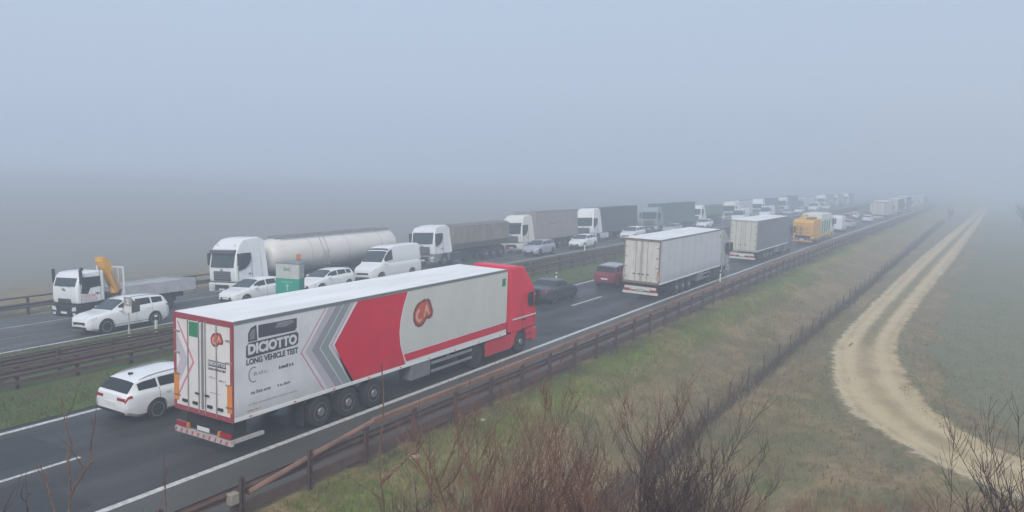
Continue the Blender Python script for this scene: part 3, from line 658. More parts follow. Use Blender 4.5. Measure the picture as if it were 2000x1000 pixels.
# ------------------------------------------------------------------ lorries
def cab(root, paint, hz=3.65, W=1.23, Lc=2.2, roof='high', visor=True, lowp=None, swin=None):
    """tractor cab, front at y=0, in root's frame"""
    lowp = lowp or paint
    if roof == 'high': prof = [(-.03, 1.02), (.0, 1.35), (-.02, 1.95), (-.22, 2.92), (-.42, 3.25), (-.85, hz-.08), (-1.35, hz), (-Lc, hz+.02), (-Lc, 1.02)]
    else: prof = [(-.03, 1.02), (.0, 1.35), (-.03, 1.9), (-.22, hz-.22), (-.42, hz-.04), (-.8, hz), (-Lc, hz), (-Lc, 1.02)]
    wz = 1.93; wt = 2.88 if roof == 'high' else hz-.3
    sh = MB().prism(prof, -W, W).build('cab_shell', paint, root, bevel=.09, seg=3)
    if roof == 'high':
        for v in sh.data.vertices:
            if v.co.z > 3.1: v.co.x *= .80 if v.co.z > hz-.2 else .94
    def fy(z): return interp([(1.35, 0), (prof[2][1], prof[2][0]), (prof[3][1], prof[3][0])], z)
    # windscreen
    b = MB(); q = []
    for z in frange(wz, wt, .24):
        q.append([(-W+.10, fy(z)-.06, z), (-W+.18, fy(z)+.012, z), (0, fy(z)+.03, z), (W-.18, fy(z)+.012, z), (W-.10, fy(z)-.06, z)])
    n = 5; b.add([p for r_ in q for p in r_], [(i*n+j, i*n+j+1, (i+1)*n+j+1, (i+1)*n+j) for i in range(len(q)-1) for j in range(n-1)])
    b.build('windscreen', GLASSL, root, smooth=True)
    if visor and roof == 'high':
        MB().prism([(fy(2.86)+.02, 2.84), (fy(2.86)+.20, 2.80), (fy(2.95)+.16, 3.0), (fy(2.95)-.03, 3.04)], -W+.12, W-.12).build('sun_visor', mat('visor_dark', (.06, .07, .075), .3), root)
    gz_ = .25 if roof == 'low' else 1.0
    b = MB(); b.prism([(.012, 1.12), (.03, 1.2), (.03, 1.62), (.012, 1.70), (-.05, 1.70), (-.05, 1.12)], -W*.62, W*.62); g_ = b.build('grille', mat('grille_dark', (.045, .05, .055), .5), root)
    if roof == 'low': g_.scale = (.8, 1, .42); g_.location = (0, .0, .58)
    b = MB()
    for z in (1.24, 1.36, 1.48, 1.60): b.box(-W*.60, W*.60, .03, .045, z-.02, z+.02)
    if roof != 'low': b.build('grille_bar', GREY, root)
    b = MB(); b.prism([(.0, .35), (.07, .45), (.07, .92), (.02, .99), (-.35, .99), (-.35, .35)], -W-.01, W+.01); b.build('bumper', lowp, root, bevel=.05)
    MB().box(-.62, .62, .065, .082, .50, .86).build('bumper_intake', BLACK, root)
    MB().box(-.26, .26, .083, .095, .52, .63).build('front_plate', PLATE, root)
    wp = MB()
    for x in (-.55, .15): wp.tube([(x, .05, wz-.02), (x+.42, .035, wz+.34)], .012, 4)
    wp.build('wiper', BLACK, root)
    MB().box(-.11, .11, .035, .052, 1.74, 1.84).build('badge_plate', STEEL, root)
    MB().box(-W+.06, W-.06, .012, .028, 1.02, 1.07).build('bumper_gap', BLACK, root)
    if roof == 'high':
        for x in (-.8, .8): MB().box(x-.10, x+.10, interp([(3.25, -.42), (hz-.08, -.85)], 3.3)-.02, interp([(3.25, -.42), (hz-.08, -.85)], 3.3)+.05, 3.27, 3.34).build('roof_lamp', HEADL, root)
    for s in (1, -1):
        MB().box(s*(W-.34), s*(W-.10), .072, .085, .46, .58).build('fog_lamp', HEADL, root)
        MB().prism([(s*(W-.42), .66), (s*(W-.04), .70), (s*(W-.04), .90), (s*(W-.36), .86)], -.02, .078, 'y').build('headlight', HEADL, root)
        # side window with slanting front edge
        x0 = s*(W-.01); x1 = s*(W+.006)
        pts = [(-.26, 1.72), (-.42, 2.80), (-1.25, 2.80), (-1.28, 2.45), (-1.12, 2.1), (-.80, 1.85)] if roof == 'high' else [(-.24, 1.55), (-.36, hz-.28), (-1.32, hz-.28), (-1.34, 1.85), (-.75, 1.80), (-.60, 1.50)]
        pts = swin or pts
        MB().prism(pts, x0, x1).build('side_window', GLASS, root)
        sm = MB()
        for y0, y1, z0, z1 in ((-.22, -.235, 1.05, 2.8), (-1.30, -1.315, 1.05, 2.8), (-.235, -1.30, 1.04, 1.055)): sm.box(x0, x1, min(y0, y1), max(y0, y1), z0, z1)
        sm.build('door_seam', SEAM, root)
        MB().box(s*(W+.0), s*(W+.035), -1.20, -1.02, 1.48, 1.53).build('door_handle', BLACK, root)
        # lower corner: wheel arch and steps
        a0, r = -1.42, .60
        arc = [(a0+r*math.cos(t), .5+r*math.sin(t)) for t in [math.pi*k/10 for k in range(11)]]
        MB().prism([(-.34, .40)]+[(y, z) for y, z in arc if z > .4]+[(-Lc, .40), (-Lc, 1.04), (-.34, 1.04)], s*(W-.40), s*(W+.0)).build('wheel_arch', lowp, root)
        for zz in (.45, .75): MB().box(s*(W-.3), s*(W+.012), -.80, -.42, zz, zz+.05).build('step', BLACK, root)
        # mirrors
        mw = .18 if roof == 'low' else .27
        b = MB(); b.box(s*(W+.05), s*(W+mw), -.28, -.14, 2.05, 2.80); b.box(s*(W-.02), s*(W+.08), -.22, -.16, 2.72, 2.78); b.box(s*(W-.02), s*(W+.08), -.22, -.16, 2.12, 2.18)
        b.build('mirror', BLACK, root, bevel=.03)
        wheel(root, s*(W-.16), a0, .5, .30, s, RIM, 'truck')
    MB().box(-.9, .9, -Lc-.02, -.5, .62, 1.0).build('engine_block', CHASS, root)
    return sh
def chassis(root, y0, y1, z0=.72, z1=.98):
    for s in (1, -1): MB().box(s*.38, s*.46, y1, y0, z0, z1).build('frame_rail', CHASS, root)
def drive_axle(root, y, W=1.23):
    for s in (1, -1):
        wheel(root, s*(W-.17), y, .5, .30, s, RIM, 'dish'); wheel(root, s*(W-.50), y, .5, .28, s, RIM, 'dish')
    MB().lathe((-.9, y, .5), [(0, .11), (1.8, .11)], 'x', 10).build('axle', CHASS, root)
def mudguard(root, y, s, m, W=1.23, r=.60):
    out = [(y+r*math.cos(t), .5+r*math.sin(t)) for t in [math.pi*k/10 for k in range(11)]]
    inn = [(y+(r-.03)*math.cos(t), .5+(r-.03)*math.sin(t)) for t in [math.pi*k/10 for k in range(10, -1, -1)]]
    MB().prism(out+inn, s*(W-.62), s*(W+.01)).build('mudguard', m, root, smooth=True)
def tractor(root, paint, sf=None, **k):
    cab(root, paint, **k); W = k.get('W', 1.23); Lc = k.get('Lc', 2.2)
    chassis(root, -.6, -6.0); drive_axle(root, -5.1)
    for s in (1, -1):
        mudguard(root, -5.1, s, BLACK)
        MB().box(s*(W-.06), s*(W-.005), -4.42, -Lc-.02, .34, .99).build('side_fairing', sf or paint, root, bevel=.02)
        MB().lathe((s*.85, -4.3, .72), [(0, .28), (1.7, .28)], 'y', 14).build('fuel_tank', STEEL, root, smooth=True)
        fin_ = MB().prism([(-Lc, 1.05), (-Lc-.42, 1.15), (-Lc-.42, k.get('hz', 3.65)-.25), (-Lc, k.get('hz', 3.65)-.02)], s*(W-.05), s*(W-.01)).build('cab_side_fin', paint, root)
        for v in fin_.data.vertices:
            if v.co.z > 2.9: v.co.x *= .80
    MB().lathe((0, -5.0, 1.0), [(0, .45), (.1, .45)], 'z', 16).build('fifth_wheel', CHASS, root)
def running_gear(root, yr, yf, axles, W=1.275, box=True, rails=True, wy=None):
    chassis(root, yf+.2, yr+.15, .80, 1.08)
    for y in axles:
        for s in (1, -1): wheel(root, s*(W-.19), y, .5, .36, s, RIM, 'truck')
        MB().lathe((-.9, y, .5), [(0, .10), (1.8, .10)], 'x', 8).build('axle', CHASS, root)
    for s in (1, -1):
        MB().box(s*.55, s*.72, yf-2.6, yf-2.45, .35, 1.05).build('landing_leg', CHASS, root)
        if rails:
            for z in (.52, .84): MB().box(s*(W-.03), s*(W-.005), axles[-1]+3.4, yf-2.7, z, z+.11).build('underrun_rail', STEEL, root)
        if box: MB().box(s*(W-.62), s*(W-.02), axles[-1]+2.15, axles[-1]+3.35, .46, 1.05).build('tool_box', GREY, root, bevel=.02)
        MB().box(s*(W-.42), s*(W-.06), axles[0]-.72, axles[0]-.70, .2, 1.0).build('mudflap', BLACK, root)
def rear_bumper(root, yr, W=1.25, m=None, chev=True, z0=.40):
    b = MB(); b.box(-W, W, yr-.04, yr+.06, z0, z0+.16); b.build('rear_bumper', m or STEEL, root)
    if chev:
        b = MB(); n = 20
        for i in range(n):
            if i % 2 == 0:
                x = -W+i*2*W/n; x2 = x+2*W/n*.55; e = .05
                b.prism([(x, z0+.02), (x2, z0+.02), (x2+e, z0+.14), (x+e, z0+.14)], yr-.046, yr-.041, 'y')
        b.build('bumper_chevron', mat('chevron_red', (.45, .06, .07), .6), root)
    for s in (1, -1):
        MB().box(s*(W-.06), s*(W-.50), yr-.03, yr+.04, z0+.20, z0+.34).build('tail_light', TAILL, root)
        MB().box(s*(W-.52), s*(W-.60), yr-.03, yr+.04, z0+.20, z0+.34).build('indicator_lamp', ORANGE, root)
    MB().box(-.26, .26, yr-.02, yr+.0, z0+.22, z0+.34).build('rear_plate', PLATE, root)
def box_trailer(root, yf, yr, m_side, m_roof, m_door, m_frame, W=1.275, z0=1.12, z1=4.0, rods=(-.62, -.14, .14, .62), fr=.09, rodm=None):
    MB().box(-W, W, yr+.02, yf, z0, z1-.03).build('trailer_body', m_side, root)
    b = MB(); b.box(-W+.02, W-.02, yr+.02, yf, z1-.03, z1+.0); b.build('trailer_roof', m_roof, root)
    for s in (1, -1):
        MB().box(s*(W-.03), s*(W+.012), yr+.03, yf+.005, z1-.09, z1+.012).build('roof_edge', GREY if s > 0 else m_roof, root)
        MB().box(s*(W-.03), s*(W+.014), yr+.03, yf+.005, z0-.05, z0+.06).build('floor_rail', m_roof, root)
    b = MB(); b.box(-W, -W+fr, yr-.04, yr+.02, z0-.06, z1); b.box(W-fr, W, yr-.04, yr+.02, z0-.06, z1); b.box(-W+fr, W-fr, yr-.04, yr+.02, z1-.16, z1); b.box(-W+fr, W-fr, yr-.04, yr+.02, z0-.06, z0+.08)
    b.build('rear_frame', m_frame, root)
    for s in (1, -1):
        x0, x1 = sorted((s*.012, s*(W-fr-.01)))
        d = MB().box(x0, x1, yr-.03, yr+.02, z0+.09, z1-.17).build('rear_door', m_door, root)
        for x in rods:
            if x*s > 0:
                MB().lathe((x, yr-.055, z0+.0), [(0, .018), (z1-z0-.1, .018)], 'z', 6).build('lock_rod', rodm or STEEL, d)
        for z in (z0+.35, z0+1.0, z0+1.65, z0+2.3):
            MB().box(s*(W-.02), s*(W-.28), yr-.05, yr-.03, z, z+.05).build('hinge', rodm or GREY, d)
        for x in rods:
            if x*s > 0 and abs(x) < .5: MB().box(x-.02, x+.16*s if s > 0 else x+.02, yr-.075, yr-.055, z0+.55, z0+.60).build('door_handle', BLACK, d) if s > 0 else MB().box(x-.16, x+.02, yr-.075, yr-.055, z0+.55, z0+.60).build('door_handle', BLACK, d)
def straps(root, yf, yr, m):
    y = yr+.5
    while y < yf-.2:
        for s in (1, -1): MB().box(s*1.27, s*1.283, y, y+.05, 1.02, 1.62).build('curtain_strap', m, root)
        y += .95
def curtain_mat(name, col, col2):
    m = mat(name, col, .6, col2=col2, scale=1.5, amt=.6, stretch=(1, 1, .5))
    n = m.node_tree
    if 'wv' not in n.nodes:
        b = n.nodes['Principled BSDF']; wv = n.nodes.new('ShaderNodeTexWave'); wv.name = 'wv'; wv.bands_direction = 'Y'; wv.inputs['Scale'].default_value = .8; wv.inputs['Distortion'].default_value = .6
        tc = n.nodes.new('ShaderNodeTexCoord'); n.links.new(tc.outputs['Object'], wv.inputs[0])
        bp = n.nodes.new('ShaderNodeBump'); bp.inputs['Strength'].default_value = .5; bp.inputs['Distance'].default_value = .04; n.links.new(wv.outputs['Fac'], bp.inputs['Height']); n.links.new(bp.outputs[0], b.inputs['Normal'])
    return m

# ---- the long red and white lorry
hero = empty('articulated_lorry', 'long white trailer with red arrow graphic and red tractor in the near lane', 'lorry')
tractor(hero, RED, hz=4.0, visor=False, swin=[(-.30, 2.05), (-.38, 2.72), (-.82, 2.70), (-.80, 2.2), (-.66, 2.05)])
YF, YRr = -2.85, -17.95
box_trailer(hero, YF, YRr, BOXW, ROOFW, mat('door_white', (.74, .72, .72), .45, col2=(.62, .58, .57), scale=1.5, amt=.5), REDF, fr=.10, rodm=STEEL)
running_gear(hero, YRr, YF, (-14.43, -13.12, -11.80))
rear_bumper(hero, YRr-.02, 1.24, m=mat('bumper_pale', (.50, .47, .46), .6, col2=(.3, .25, .25), scale=6, amt=.7), z0=.36)
X0 = 1.275
def decal(name, m, pts, k, x=X0, par=hero): return MB().prism(pts, x-.004+.0, x+.003*k, 'x').build(name, m, par)
LAV = mat('graphic_lavender', (.50, .47, .53), .45); MGREY = mat('graphic_grey', (.30, .31, .35), .45); TEAL = mat('graphic_grey_green', (.27, .32, .33), .45)
PINK = mat('graphic_pink', (.62, .20, .28), .45); DKG = mat('graphic_dark', (.07, .07, .09), .5); MIDG = mat('graphic_mid_grey', (.23, .23, .26), .5)
EMB = mat('emblem_orange', (.55, .09, .03), .45); EMBD = mat('emblem_outline', (.20, .05, .045), .45); EMBP = mat('emblem_highlight', (.72, .38, .33), .45); GRL = mat('label_green', (.02, .22, .10), .5)
ZT, ZB = 3.90, 1.19
def chevron(xt, xa, xb, w, m, name, k, za=2.62):
    decal(name, m, [(xt, ZT), (xa, za), (xb, ZB), (xb+w, ZB), (xa+w, za), (xt+w, ZT)], k)
chevron(-14.27, -15.35, -14.32, .05, PINK, 'chevron_graphic', 1)
chevron(-14.11, -15.15, -14.10, .30, LAV, 'chevron_graphic', 1)
chevron(-13.78, -14.86, -13.78, .34, MGREY, 'chevron_graphic', 1)
chevron(-13.40, -14.48, -13.40, .36, TEAL, 'chevron_graphic', 1)
chevron(-13.01, -14.06, -13.02, .14, LAV, 'chevron_graphic', 1)
chevron(-12.80, -13.90, -13.06, .06, mat('graphic_white', (.78, .76, .76), .45), 'chevron_graphic', 1)
arc = [(-10.24, 1.62), (-10.38, 2.0), (-10.44, 2.42), (-10.40, 2.85), (-10.25, 3.35), (-10.0, ZT)]
decal('red_graphic', RED, [(-12.72, ZT), (-13.84, 2.60), (-13.0, ZB), (-10.06, ZB)]+arc, 1)
decal('cream_panel', CREAM, [(-10.24+.06, 1.62)]+[(y+.06, z) for y, z in arc]+[(YF, ZT), (YF, 1.68), (-9.0, 1.62)], 1)
decal('red_stripe', RED, [(-10.0, ZB+.1), (-10.16, 1.57), (YF, 1.64), (YF, 1.32), (-9.9, ZB+.09)], 1)
for z, h in ((ZB, .07),): decal('white_stripe', WHITE, [(-10.02, z), (-10.02, z+h), (YF, z+h+.06), (YF, z)], 2)
out = [(-9.33, 3.40), (-9.09, 3.46), (-8.98, 3.51), (-8.86, 3.46), (-8.75, 3.49), (-8.6, 3.40), (-8.52, 3.22), (-8.40, 2.98), (-8.43, 2.76), (-8.6, 2.68), (-8.82, 2.70), (-8.95, 2.55), (-9.11, 2.46), (-9.31, 2.45), (-9.51, 2.55), (-9.64, 2.76), (-9.65, 3.02), (-9.56, 3.21), (-9.45, 3.33)]
inn = [(-9.26, 3.30), (-9.10, 3.38), (-8.98, 3.32), (-8.88, 3.42), (-8.74, 3.36), (-8.64, 3.16), (-8.52, 2.94), (-8.60, 2.80), (-8.86, 2.82), (-9.01, 2.66), (-9.16, 2.57), (-9.33, 2.57), (-9.48, 2.70), (-9.54, 2.86), (-9.52, 3.04), (-9.42, 3.20)]
def emblem(par, f, k0):
    for nm, m, pts, k in (('emblem', EMBD, out, 2), ('emblem', EMB, inn, 3)): f(nm, m, pts, k+k0, par)
    f('emblem', EMBP, [(-9.30, 3.18), (-9.22, 3.10), (-9.36, 2.96), (-9.37, 2.82), (-9.24, 2.72), (-9.16, 2.78), (-9.10, 2.72), (-9.26, 2.63), (-9.42, 2.72), (-9.50, 2.88), (-9.46, 3.04)], 4+k0, par)
    f('emblem', EMBP, [(-9.00, 2.80), (-8.86, 3.26), (-8.78, 3.26), (-8.62, 2.86), (-8.70, 2.86), (-8.76, 3.00), (-8.87, 3.00), (-8.92, 2.80)], 4+k0, par)
emblem(hero, lambda n, m, p, k, par: decal(n, m, p, k), 0)
decal('green_label', GRL, [(-3.30, 3.28), (-3.30, 3.62), (-3.02, 3.64), (-3.02, 3.30)], 3)
# lettering block on the side
decal('logo_panel', DKG, [(-17.42, 3.34), (-17.42, 3.60), (-17.32, 3.74), (-17.12, 3.80), (-17.08, 3.34)], 2)
decal('logo_panel', MIDG, [(-17.36, 3.38), (-17.36, 3.58), (-17.28, 3.68), (-17.16, 3.70), (-17.18, 3.40)], 3)
decal('logo_panel', DKG, [(-17.04, 3.40), (-17.04, 3.78), (-15.52, 3.76), (-15.52, 3.46), (-15.60, 3.38)], 2)
decal('logo_panel', MIDG, [(-16.40, 3.60), (-16.30, 3.74), (-15.75, 3.74), (-15.60, 3.66), (-16.0, 3.56)], 3)
decal('name_panel', DKG, [(-17.50, 2.90), (-17.50, 3.22), (-17.40, 3.31), (-15.52, 3.33), (-15.44, 3.24), (-15.46, 2.98), (-15.54, 2.92), (-17.42, 2.86)], 2)
WG = mat('graphic_offwhite', (.70, .71, .74), .5)
for k in range(9):
    for s in (1, -1): MB().box(s*1.285, s*1.296, -17.4+k*1.75, -17.3+k*1.75, 1.10, 1.15).build('side_marker_lamp', ORANGE, hero)
text('name_lettering', 'DICIOTTO', .40, WG, hero, MX(X0+.009, -16.48, 3.095), xs=1.0, bold=.020)
text('side_lettering', 'LONG VEHICLE TEST', .235, DKG, hero, MX(X0+.006, -16.48, 2.74), xs=.93, bold=.008)
def marks(par, cx, z, w, h, m, seed, f):
    r_ = random.Random(seed); x = -w/2
    b_ = MB()
    while x < w/2:
        ww = r_.uniform(.035, .09); hh = h*r_.choice((1, .8, .8, .7))
        f(b_, cx+x, cx+min(x+ww, w/2), z, z+hh); x += ww+r_.choice((.015, .02, .05))
    return b_.build('sponsor_marks', m, par)
fs_ = lambda b_, a, c_, z0, z1: b_.box(X0-.002, X0+.006, a, c_, z0, z1)
LMK = mat('graphic_marks', (.22, .22, .25), .5); LMK2 = mat('graphic_marks_pale', (.40, .40, .44), .5)
marks(hero, -15.95, 2.30, .58, .10, DKG, 1, fs_); marks(hero, -16.95, 2.30, .55, .11, LMK2, 2, fs_)
ring = [(-17.22+.20*math.cos(t), 2.34+.24*math.sin(t)) for t in [math.pi*(.35+k/8*1.3) for k in range(9)]]
ring = ring+[(-17.22+.165*math.cos(t), 2.34+.205*math.sin(t)) for t in [math.pi*(.35+k/8*1.3) for k in range(8, -1, -1)]]
decal('sponsor_ring', LMK, ring, 2)
marks(hero, -16.95, 1.76, .75, .10, LMK, 3, fs_); marks(hero, -16.05, 1.76, .50, .08, LMK, 4, fs_)
marks(hero, -16.45, 1.44, 1.9, .06, LMK2, 5, fs_)
marks(hero, -17.2, 1.26, .5, .05, mat('marks_orange', (.5, .3, .12), .5), 6, fs_)
# rear doors graphics
YD = YRr-.032
def rdec(name, m, pts, k, par=hero): return MB().prism(pts, YD-.003*k, YD+.01, 'y').build(name, m, par)
rdec('green_label', GRL, [(-.58, 3.36), (-.58, 3.80), (-.16, 3.80), (-.16, 3.36)], 1)
def remb(n, m, p, k, par): return rdec(n, m, [((y+9.05)*.42+.62, (z-3.0)*.42+3.42) for y, z in p], k)
emblem(hero, remb, 0)
rdec('chevron_graphic', PINK, [(-1.12, 3.74), (-1.06, 3.74), (-.36, 2.60), (-1.06, 1.50), (-1.12, 1.50), (-.44, 2.60)], 1)
rdec('chevron_graphic', LAV, [(-1.15, 3.45), (-.62, 2.60), (-1.15, 1.75), (-1.15, 2.3), (-.98, 2.6), (-1.15, 2.9)], 1)
rdec('name_panel', DKG, [(.24, 2.60), (.24, 2.78), (1.0, 2.78), (1.0, 2.60)], 1)
text('rear_lettering', 'DICIOTTO', .15, WG, hero, MR(.62, YD-.006, 2.69), xs=1.0, bold=.004)
text('rear_lettering', 'LONG VEHICLE TEST', .085, DKG, hero, MR(.62, YD-.004, 2.52), xs=.95, bold=.003)
fr2 = lambda b_, a, c_, z0, z1: b_.box(a, c_, YD-.006, YD+.01, z0, z1)
marks(hero, .85, 2.2, .3, .05, LMK, 7, fr2); marks(hero, .42, 2.25, .3, .05, LMK2, 8, fr2); marks(hero, .55, 1.8, .45, .04, LMK2, 9, fr2)
for s, za, zb in ((-1, 1.34, 2.18), (1, 1.34, 2.16)):
    MB().box(s*1.265, s*1.06, YRr-.050, YRr-.042, za, zb).build('amber_panel', ORANGE, hero)
for s in (-1, 1):
    for x in (.32, .78): MB().box(s*x-.10, s*x+.10, YRr-.07, YRr-.03, 1.34, 1.42).build('door_latch', BLACK, hero)
MB().box(-.05, .05, YRr-.045, YRr-.035, 1.25, 3.82).build('door_seal', GREY, hero)
MB().box(-1.0, 1.0, YRr+.2, YRr+.7, .5, 1.0).build('pallet_locker', CHASS, hero)
for s in (1, -1): MB().box(s*1.10, s*1.2, YRr, YRr+1.2, .40, .50).build('underrun_arm', mat('bumper_pale', (.5, .5, .5)), hero)
MB().box(-1.236, 1.236, -.28, -.3+.01, 1.0, 1.0+.01)
for s in (1,): MB().prism([(-.05, 1.60), (-.05, 1.66), (-2.2, 1.66), (-2.2, 1.60)], 1.222, 1.236).build('cab_stripe', WHITE, hero)
place(hero, -1.375, 33.35)

# ---- white refrigerated lorry ahead
w2 = empty('articulated_lorry', 'plain white box trailer lorry ahead of the red tractor, rust stains on its rear doors', 'lorry')
tractor(w2, mat('cab_dull', (.40, .41, .40), .45, col2=(.16, .16, .17), scale=2, amt=.5), sf=CHASS, hz=3.85, visor=False)
box_trailer(w2, -2.85, -16.45, mat('reefer_grey_white', (.60, .62, .66), .5, col2=(.52, .53, .55), scale=.8, amt=.6, grime=(1.1, 1.8, .5)), ROOFW, DIRTW, mat('frame_brown', (.22, .16, .13), .6, col2=(.12, .09, .08), scale=5, amt=.7), rods=(-.40, -.06, .06, .40))
running_gear(w2, -16.45, -2.85, (-12.9, -11.6, -10.3)); rear_bumper(w2, -16.47, 1.22, m=DIRTW, chev=False, z0=.36)
for s in (-1, 1): MB().box(s*1.26, s*1.10, -16.502, -16.492, 1.3, 1.95).build('rust_stain', mat('rust_panel', (.42, .20, .12), .7, col2=(.55, .45, .38), scale=5, amt=.9), w2)
MB().box(-1.1, 1.1, -16.49, -16.47, .62, .86).build('light_board', DIRTW, w2)
MB().box(1.27, 1.282, -3.35, -3.1, 3.3, 3.6).build('side_label', GREY, w2)
for k in range(10):
    for s in (1, -1): MB().box(s*1.274, s*1.279, -16.2+k*1.36, -16.185+k*1.36, 1.2, 3.9).build('panel_seam', GREY, w2)
place(w2, -1.3, 66.1)
# ---- second: grey curtain trailer
w3 = empty('articulated_lorry', 'grey curtain sided lorry with a cream rear, third in the near lane', 'lorry')
tractor(w3, mat('cab_blue_grey', (.12, .15, .2), .45), hz=3.8, visor=False)
box_trailer(w3, -2.85, -16.45, curtain_mat('curtain_grey', (.20, .215, .235), (.15, .165, .185)), ROOFW, mat('door_cream', (.60, .58, .50), .5, col2=(.50, .48, .42), scale=2, amt=.5), mat('frame_grey', (.38, .38, .36), .5), rods=(-.7, -.2, .2, .7))
running_gear(w3, -16.45, -2.85, (-12.9, -11.6, -10.3)); rear_bumper(w3, -16.47, 1.22, m=DIRTW, chev=False, z0=.36)
MB().box(-1.1, 1.1, -16.49, -16.47, .70, .90).build('light_board', DIRTW, w3)
straps(w3, -2.85, -16.4, GREY)
place(w3, -1.75, 93.0)

# ---- orange and green service lorry
sv = empty('service_lorry', 'orange and yellow service lorry with white and green cabin ahead of the grey trailer', 'lorry')
WG2 = mat('cab_white_green', (.66, .70, .66), .45); GRV = mat('green_stripe', (.05, .20, .08), .5); YLV = mat('body_yellow', (.62, .42, .06), .5)
cab(sv, WG2, hz=3.4, Lc=2.4, lowp=YLV)
chassis(sv, -.6, -14.6); drive_axle(sv, -9.6); drive_axle(sv, -10.95)
for s in (1, -1):
    mudguard(sv, -9.6, s, YLV); mudguard(sv, -10.95, s, YLV)
    for k, y in enumerate((-3.4, -5.1, -6.8, -8.5)): MB().box(s*1.175, s*1.20, y-.42, y+.42, 1.25, 2.85-.15*(k % 2)).build('green_panel', GRV, sv)
    MB().box(s*.9, s*1.235, -14.7, -2.5, .80, 1.14).build('side_skirt', YLV, sv)
MB().box(-1.17, 1.17, -9.4, -2.5, 1.16, 3.62).build('equipment_cabin', WG2, sv, bevel=.06)
ob = MB().prism([(-14.8, 1.16), (-14.8, 2.75), (-14.3, 3.05), (-9.46, 3.05), (-9.46, 1.16)], -1.18, 1.18).build('orange_body', mat('body_orange', (.80, .42, .02), .5, col2=(.55, .24, .06), scale=2, amt=.8), sv, bevel=.05)
for x in (-1.1, -.45, .2, .85): MB().box(x-.05, x+.05, -14.9, -14.8, 1.2, 2.75).build('rib', YLV, ob)
MB().box(-.75, -.1, -14.84, -14.79, 1.3, 2.3).build('dark_hatch', mat('rack_brown', (.25, .13, .06), .6), ob)
for z in (1.6, 2.1): MB().box(-1.15, 1.15, -14.93, -14.88, z, z+.07).build('cross_bar', YLV, ob)
MB().tube([(-.6, -14.2, 3.0), (-.5, -12.5, 3.45), (-.4, -10.2, 3.4)], .13, 6).build('folded_arm', YLV, sv)
MB().box(.1, .9, -13.6, -11.2, 3.04, 3.32).build('equipment_rack', mat('rack_brown', (.25, .13, .06), .6), sv)
MB().box(-.8, .8, -1.4, -1.1, 3.4, 3.55).build('light_bar', ORANGE, sv)
rear_bumper(sv, -14.95, 1.2, m=YLV, z0=.45)
place(sv, -1.2, 116.5)

# ---- far carriageway lorries (they face the camera)
FX = -22.75
# rigid crane truck
ct = empty('crane_lorry', 'white flatbed lorry with folded yellow crane behind its cab, leftmost in the queue', 'lorry')
cab(ct, WHITE, hz=2.66, W=1.10, Lc=1.55, roof='low', lowp=CHASS)
for s in (1, -1): MB().box(s*1.085, s*1.108, -1.10, -.25, 1.15, 1.50).build('door_lettering', mat('door_marks', (.50, .30, .33), .5, col2=(.75, .75, .76), scale=9, amt=1.), ct)
chassis(ct, -.6, -6.8, .62, .88); drive_axle(ct, -5.2, 1.12)
MB().box(-1.2, 1.2, -7.1, -2.6, 1.40, 1.56).build('load_bed', mat('bed_grey', (.42, .43, .46), .6, col2=(.22, .22, .23), scale=1.5, amt=.7), ct)
for s in (1, -1):
    MB().box(s*1.2, s*1.24, -7.1, -2.6, 1.0, 1.66).build('side_board', mat('board_grey', (.44, .45, .48), .55, col2=(.26, .26, .27), scale=2, amt=.6), ct)
    MB().box(s*1.05, s*1.12, -4.4, -2.8, .42, .82).build('underrun_rail', STEEL, ct); mudguard(ct, -5.2, s, CHASS, 1.12)
MB().box(-1.2, 1.2, -7.14, -7.1, 1.0, 1.66).build('tailboard', STEEL, ct)
b = MB(); b.box(-1.2, -1.12, -2.64, -2.58, 1.1, 2.75); b.box(1.12, 1.2, -2.64, -2.58, 1.1, 2.75); b.box(-1.12, 1.12, -2.64, -2.58, 2.66, 2.75); b.box(-1.12, 1.12, -2.63, -2.60, 1.1, 1.6)
for x in (-.7, -.25, .25, .7): b.box(x-.02, x+.02, -2.63, -2.60, 1.6, 2.66)
b.build('headboard', WHITE, ct)
MB().box(-.95, .5, -2.55, -1.65, .8, 1.35).build('crane_base', CHASS, ct, bevel=.04)
MB().lathe((-.75, -2.3, 1.35), [(0, .22), (.4, .20)], 'z', 10).build('crane_column', YELL, ct)
cb = MB(); cb.tube([(-.80, -2.42, 1.45), (-.78, -2.0, 2.5), (-.75, -1.72, 3.20)], .28, 4); cb.tube([(-.45, -1.75, 3.22), (-.45, -2.15, 2.4), (-.5, -2.42, 1.7)], .25, 4); cb.box(-.95, -.3, -1.85, -1.62, 3.04, 3.32); cb.build('crane_boom', YELL, ct, bevel=.02)
MB().tube([(-1.02, -2.42, 1.5), (-1.0, -2.05, 2.55)], .06, 8).build('crane_ram', STEEL, ct)
MB().lathe((.0, -1.0, 2.66), [(0, .10), (.14, .09)], 'z', 10).build('roof_beacon', BLACK, ct)
place(ct, FX-.05, 24.0, rev=True)
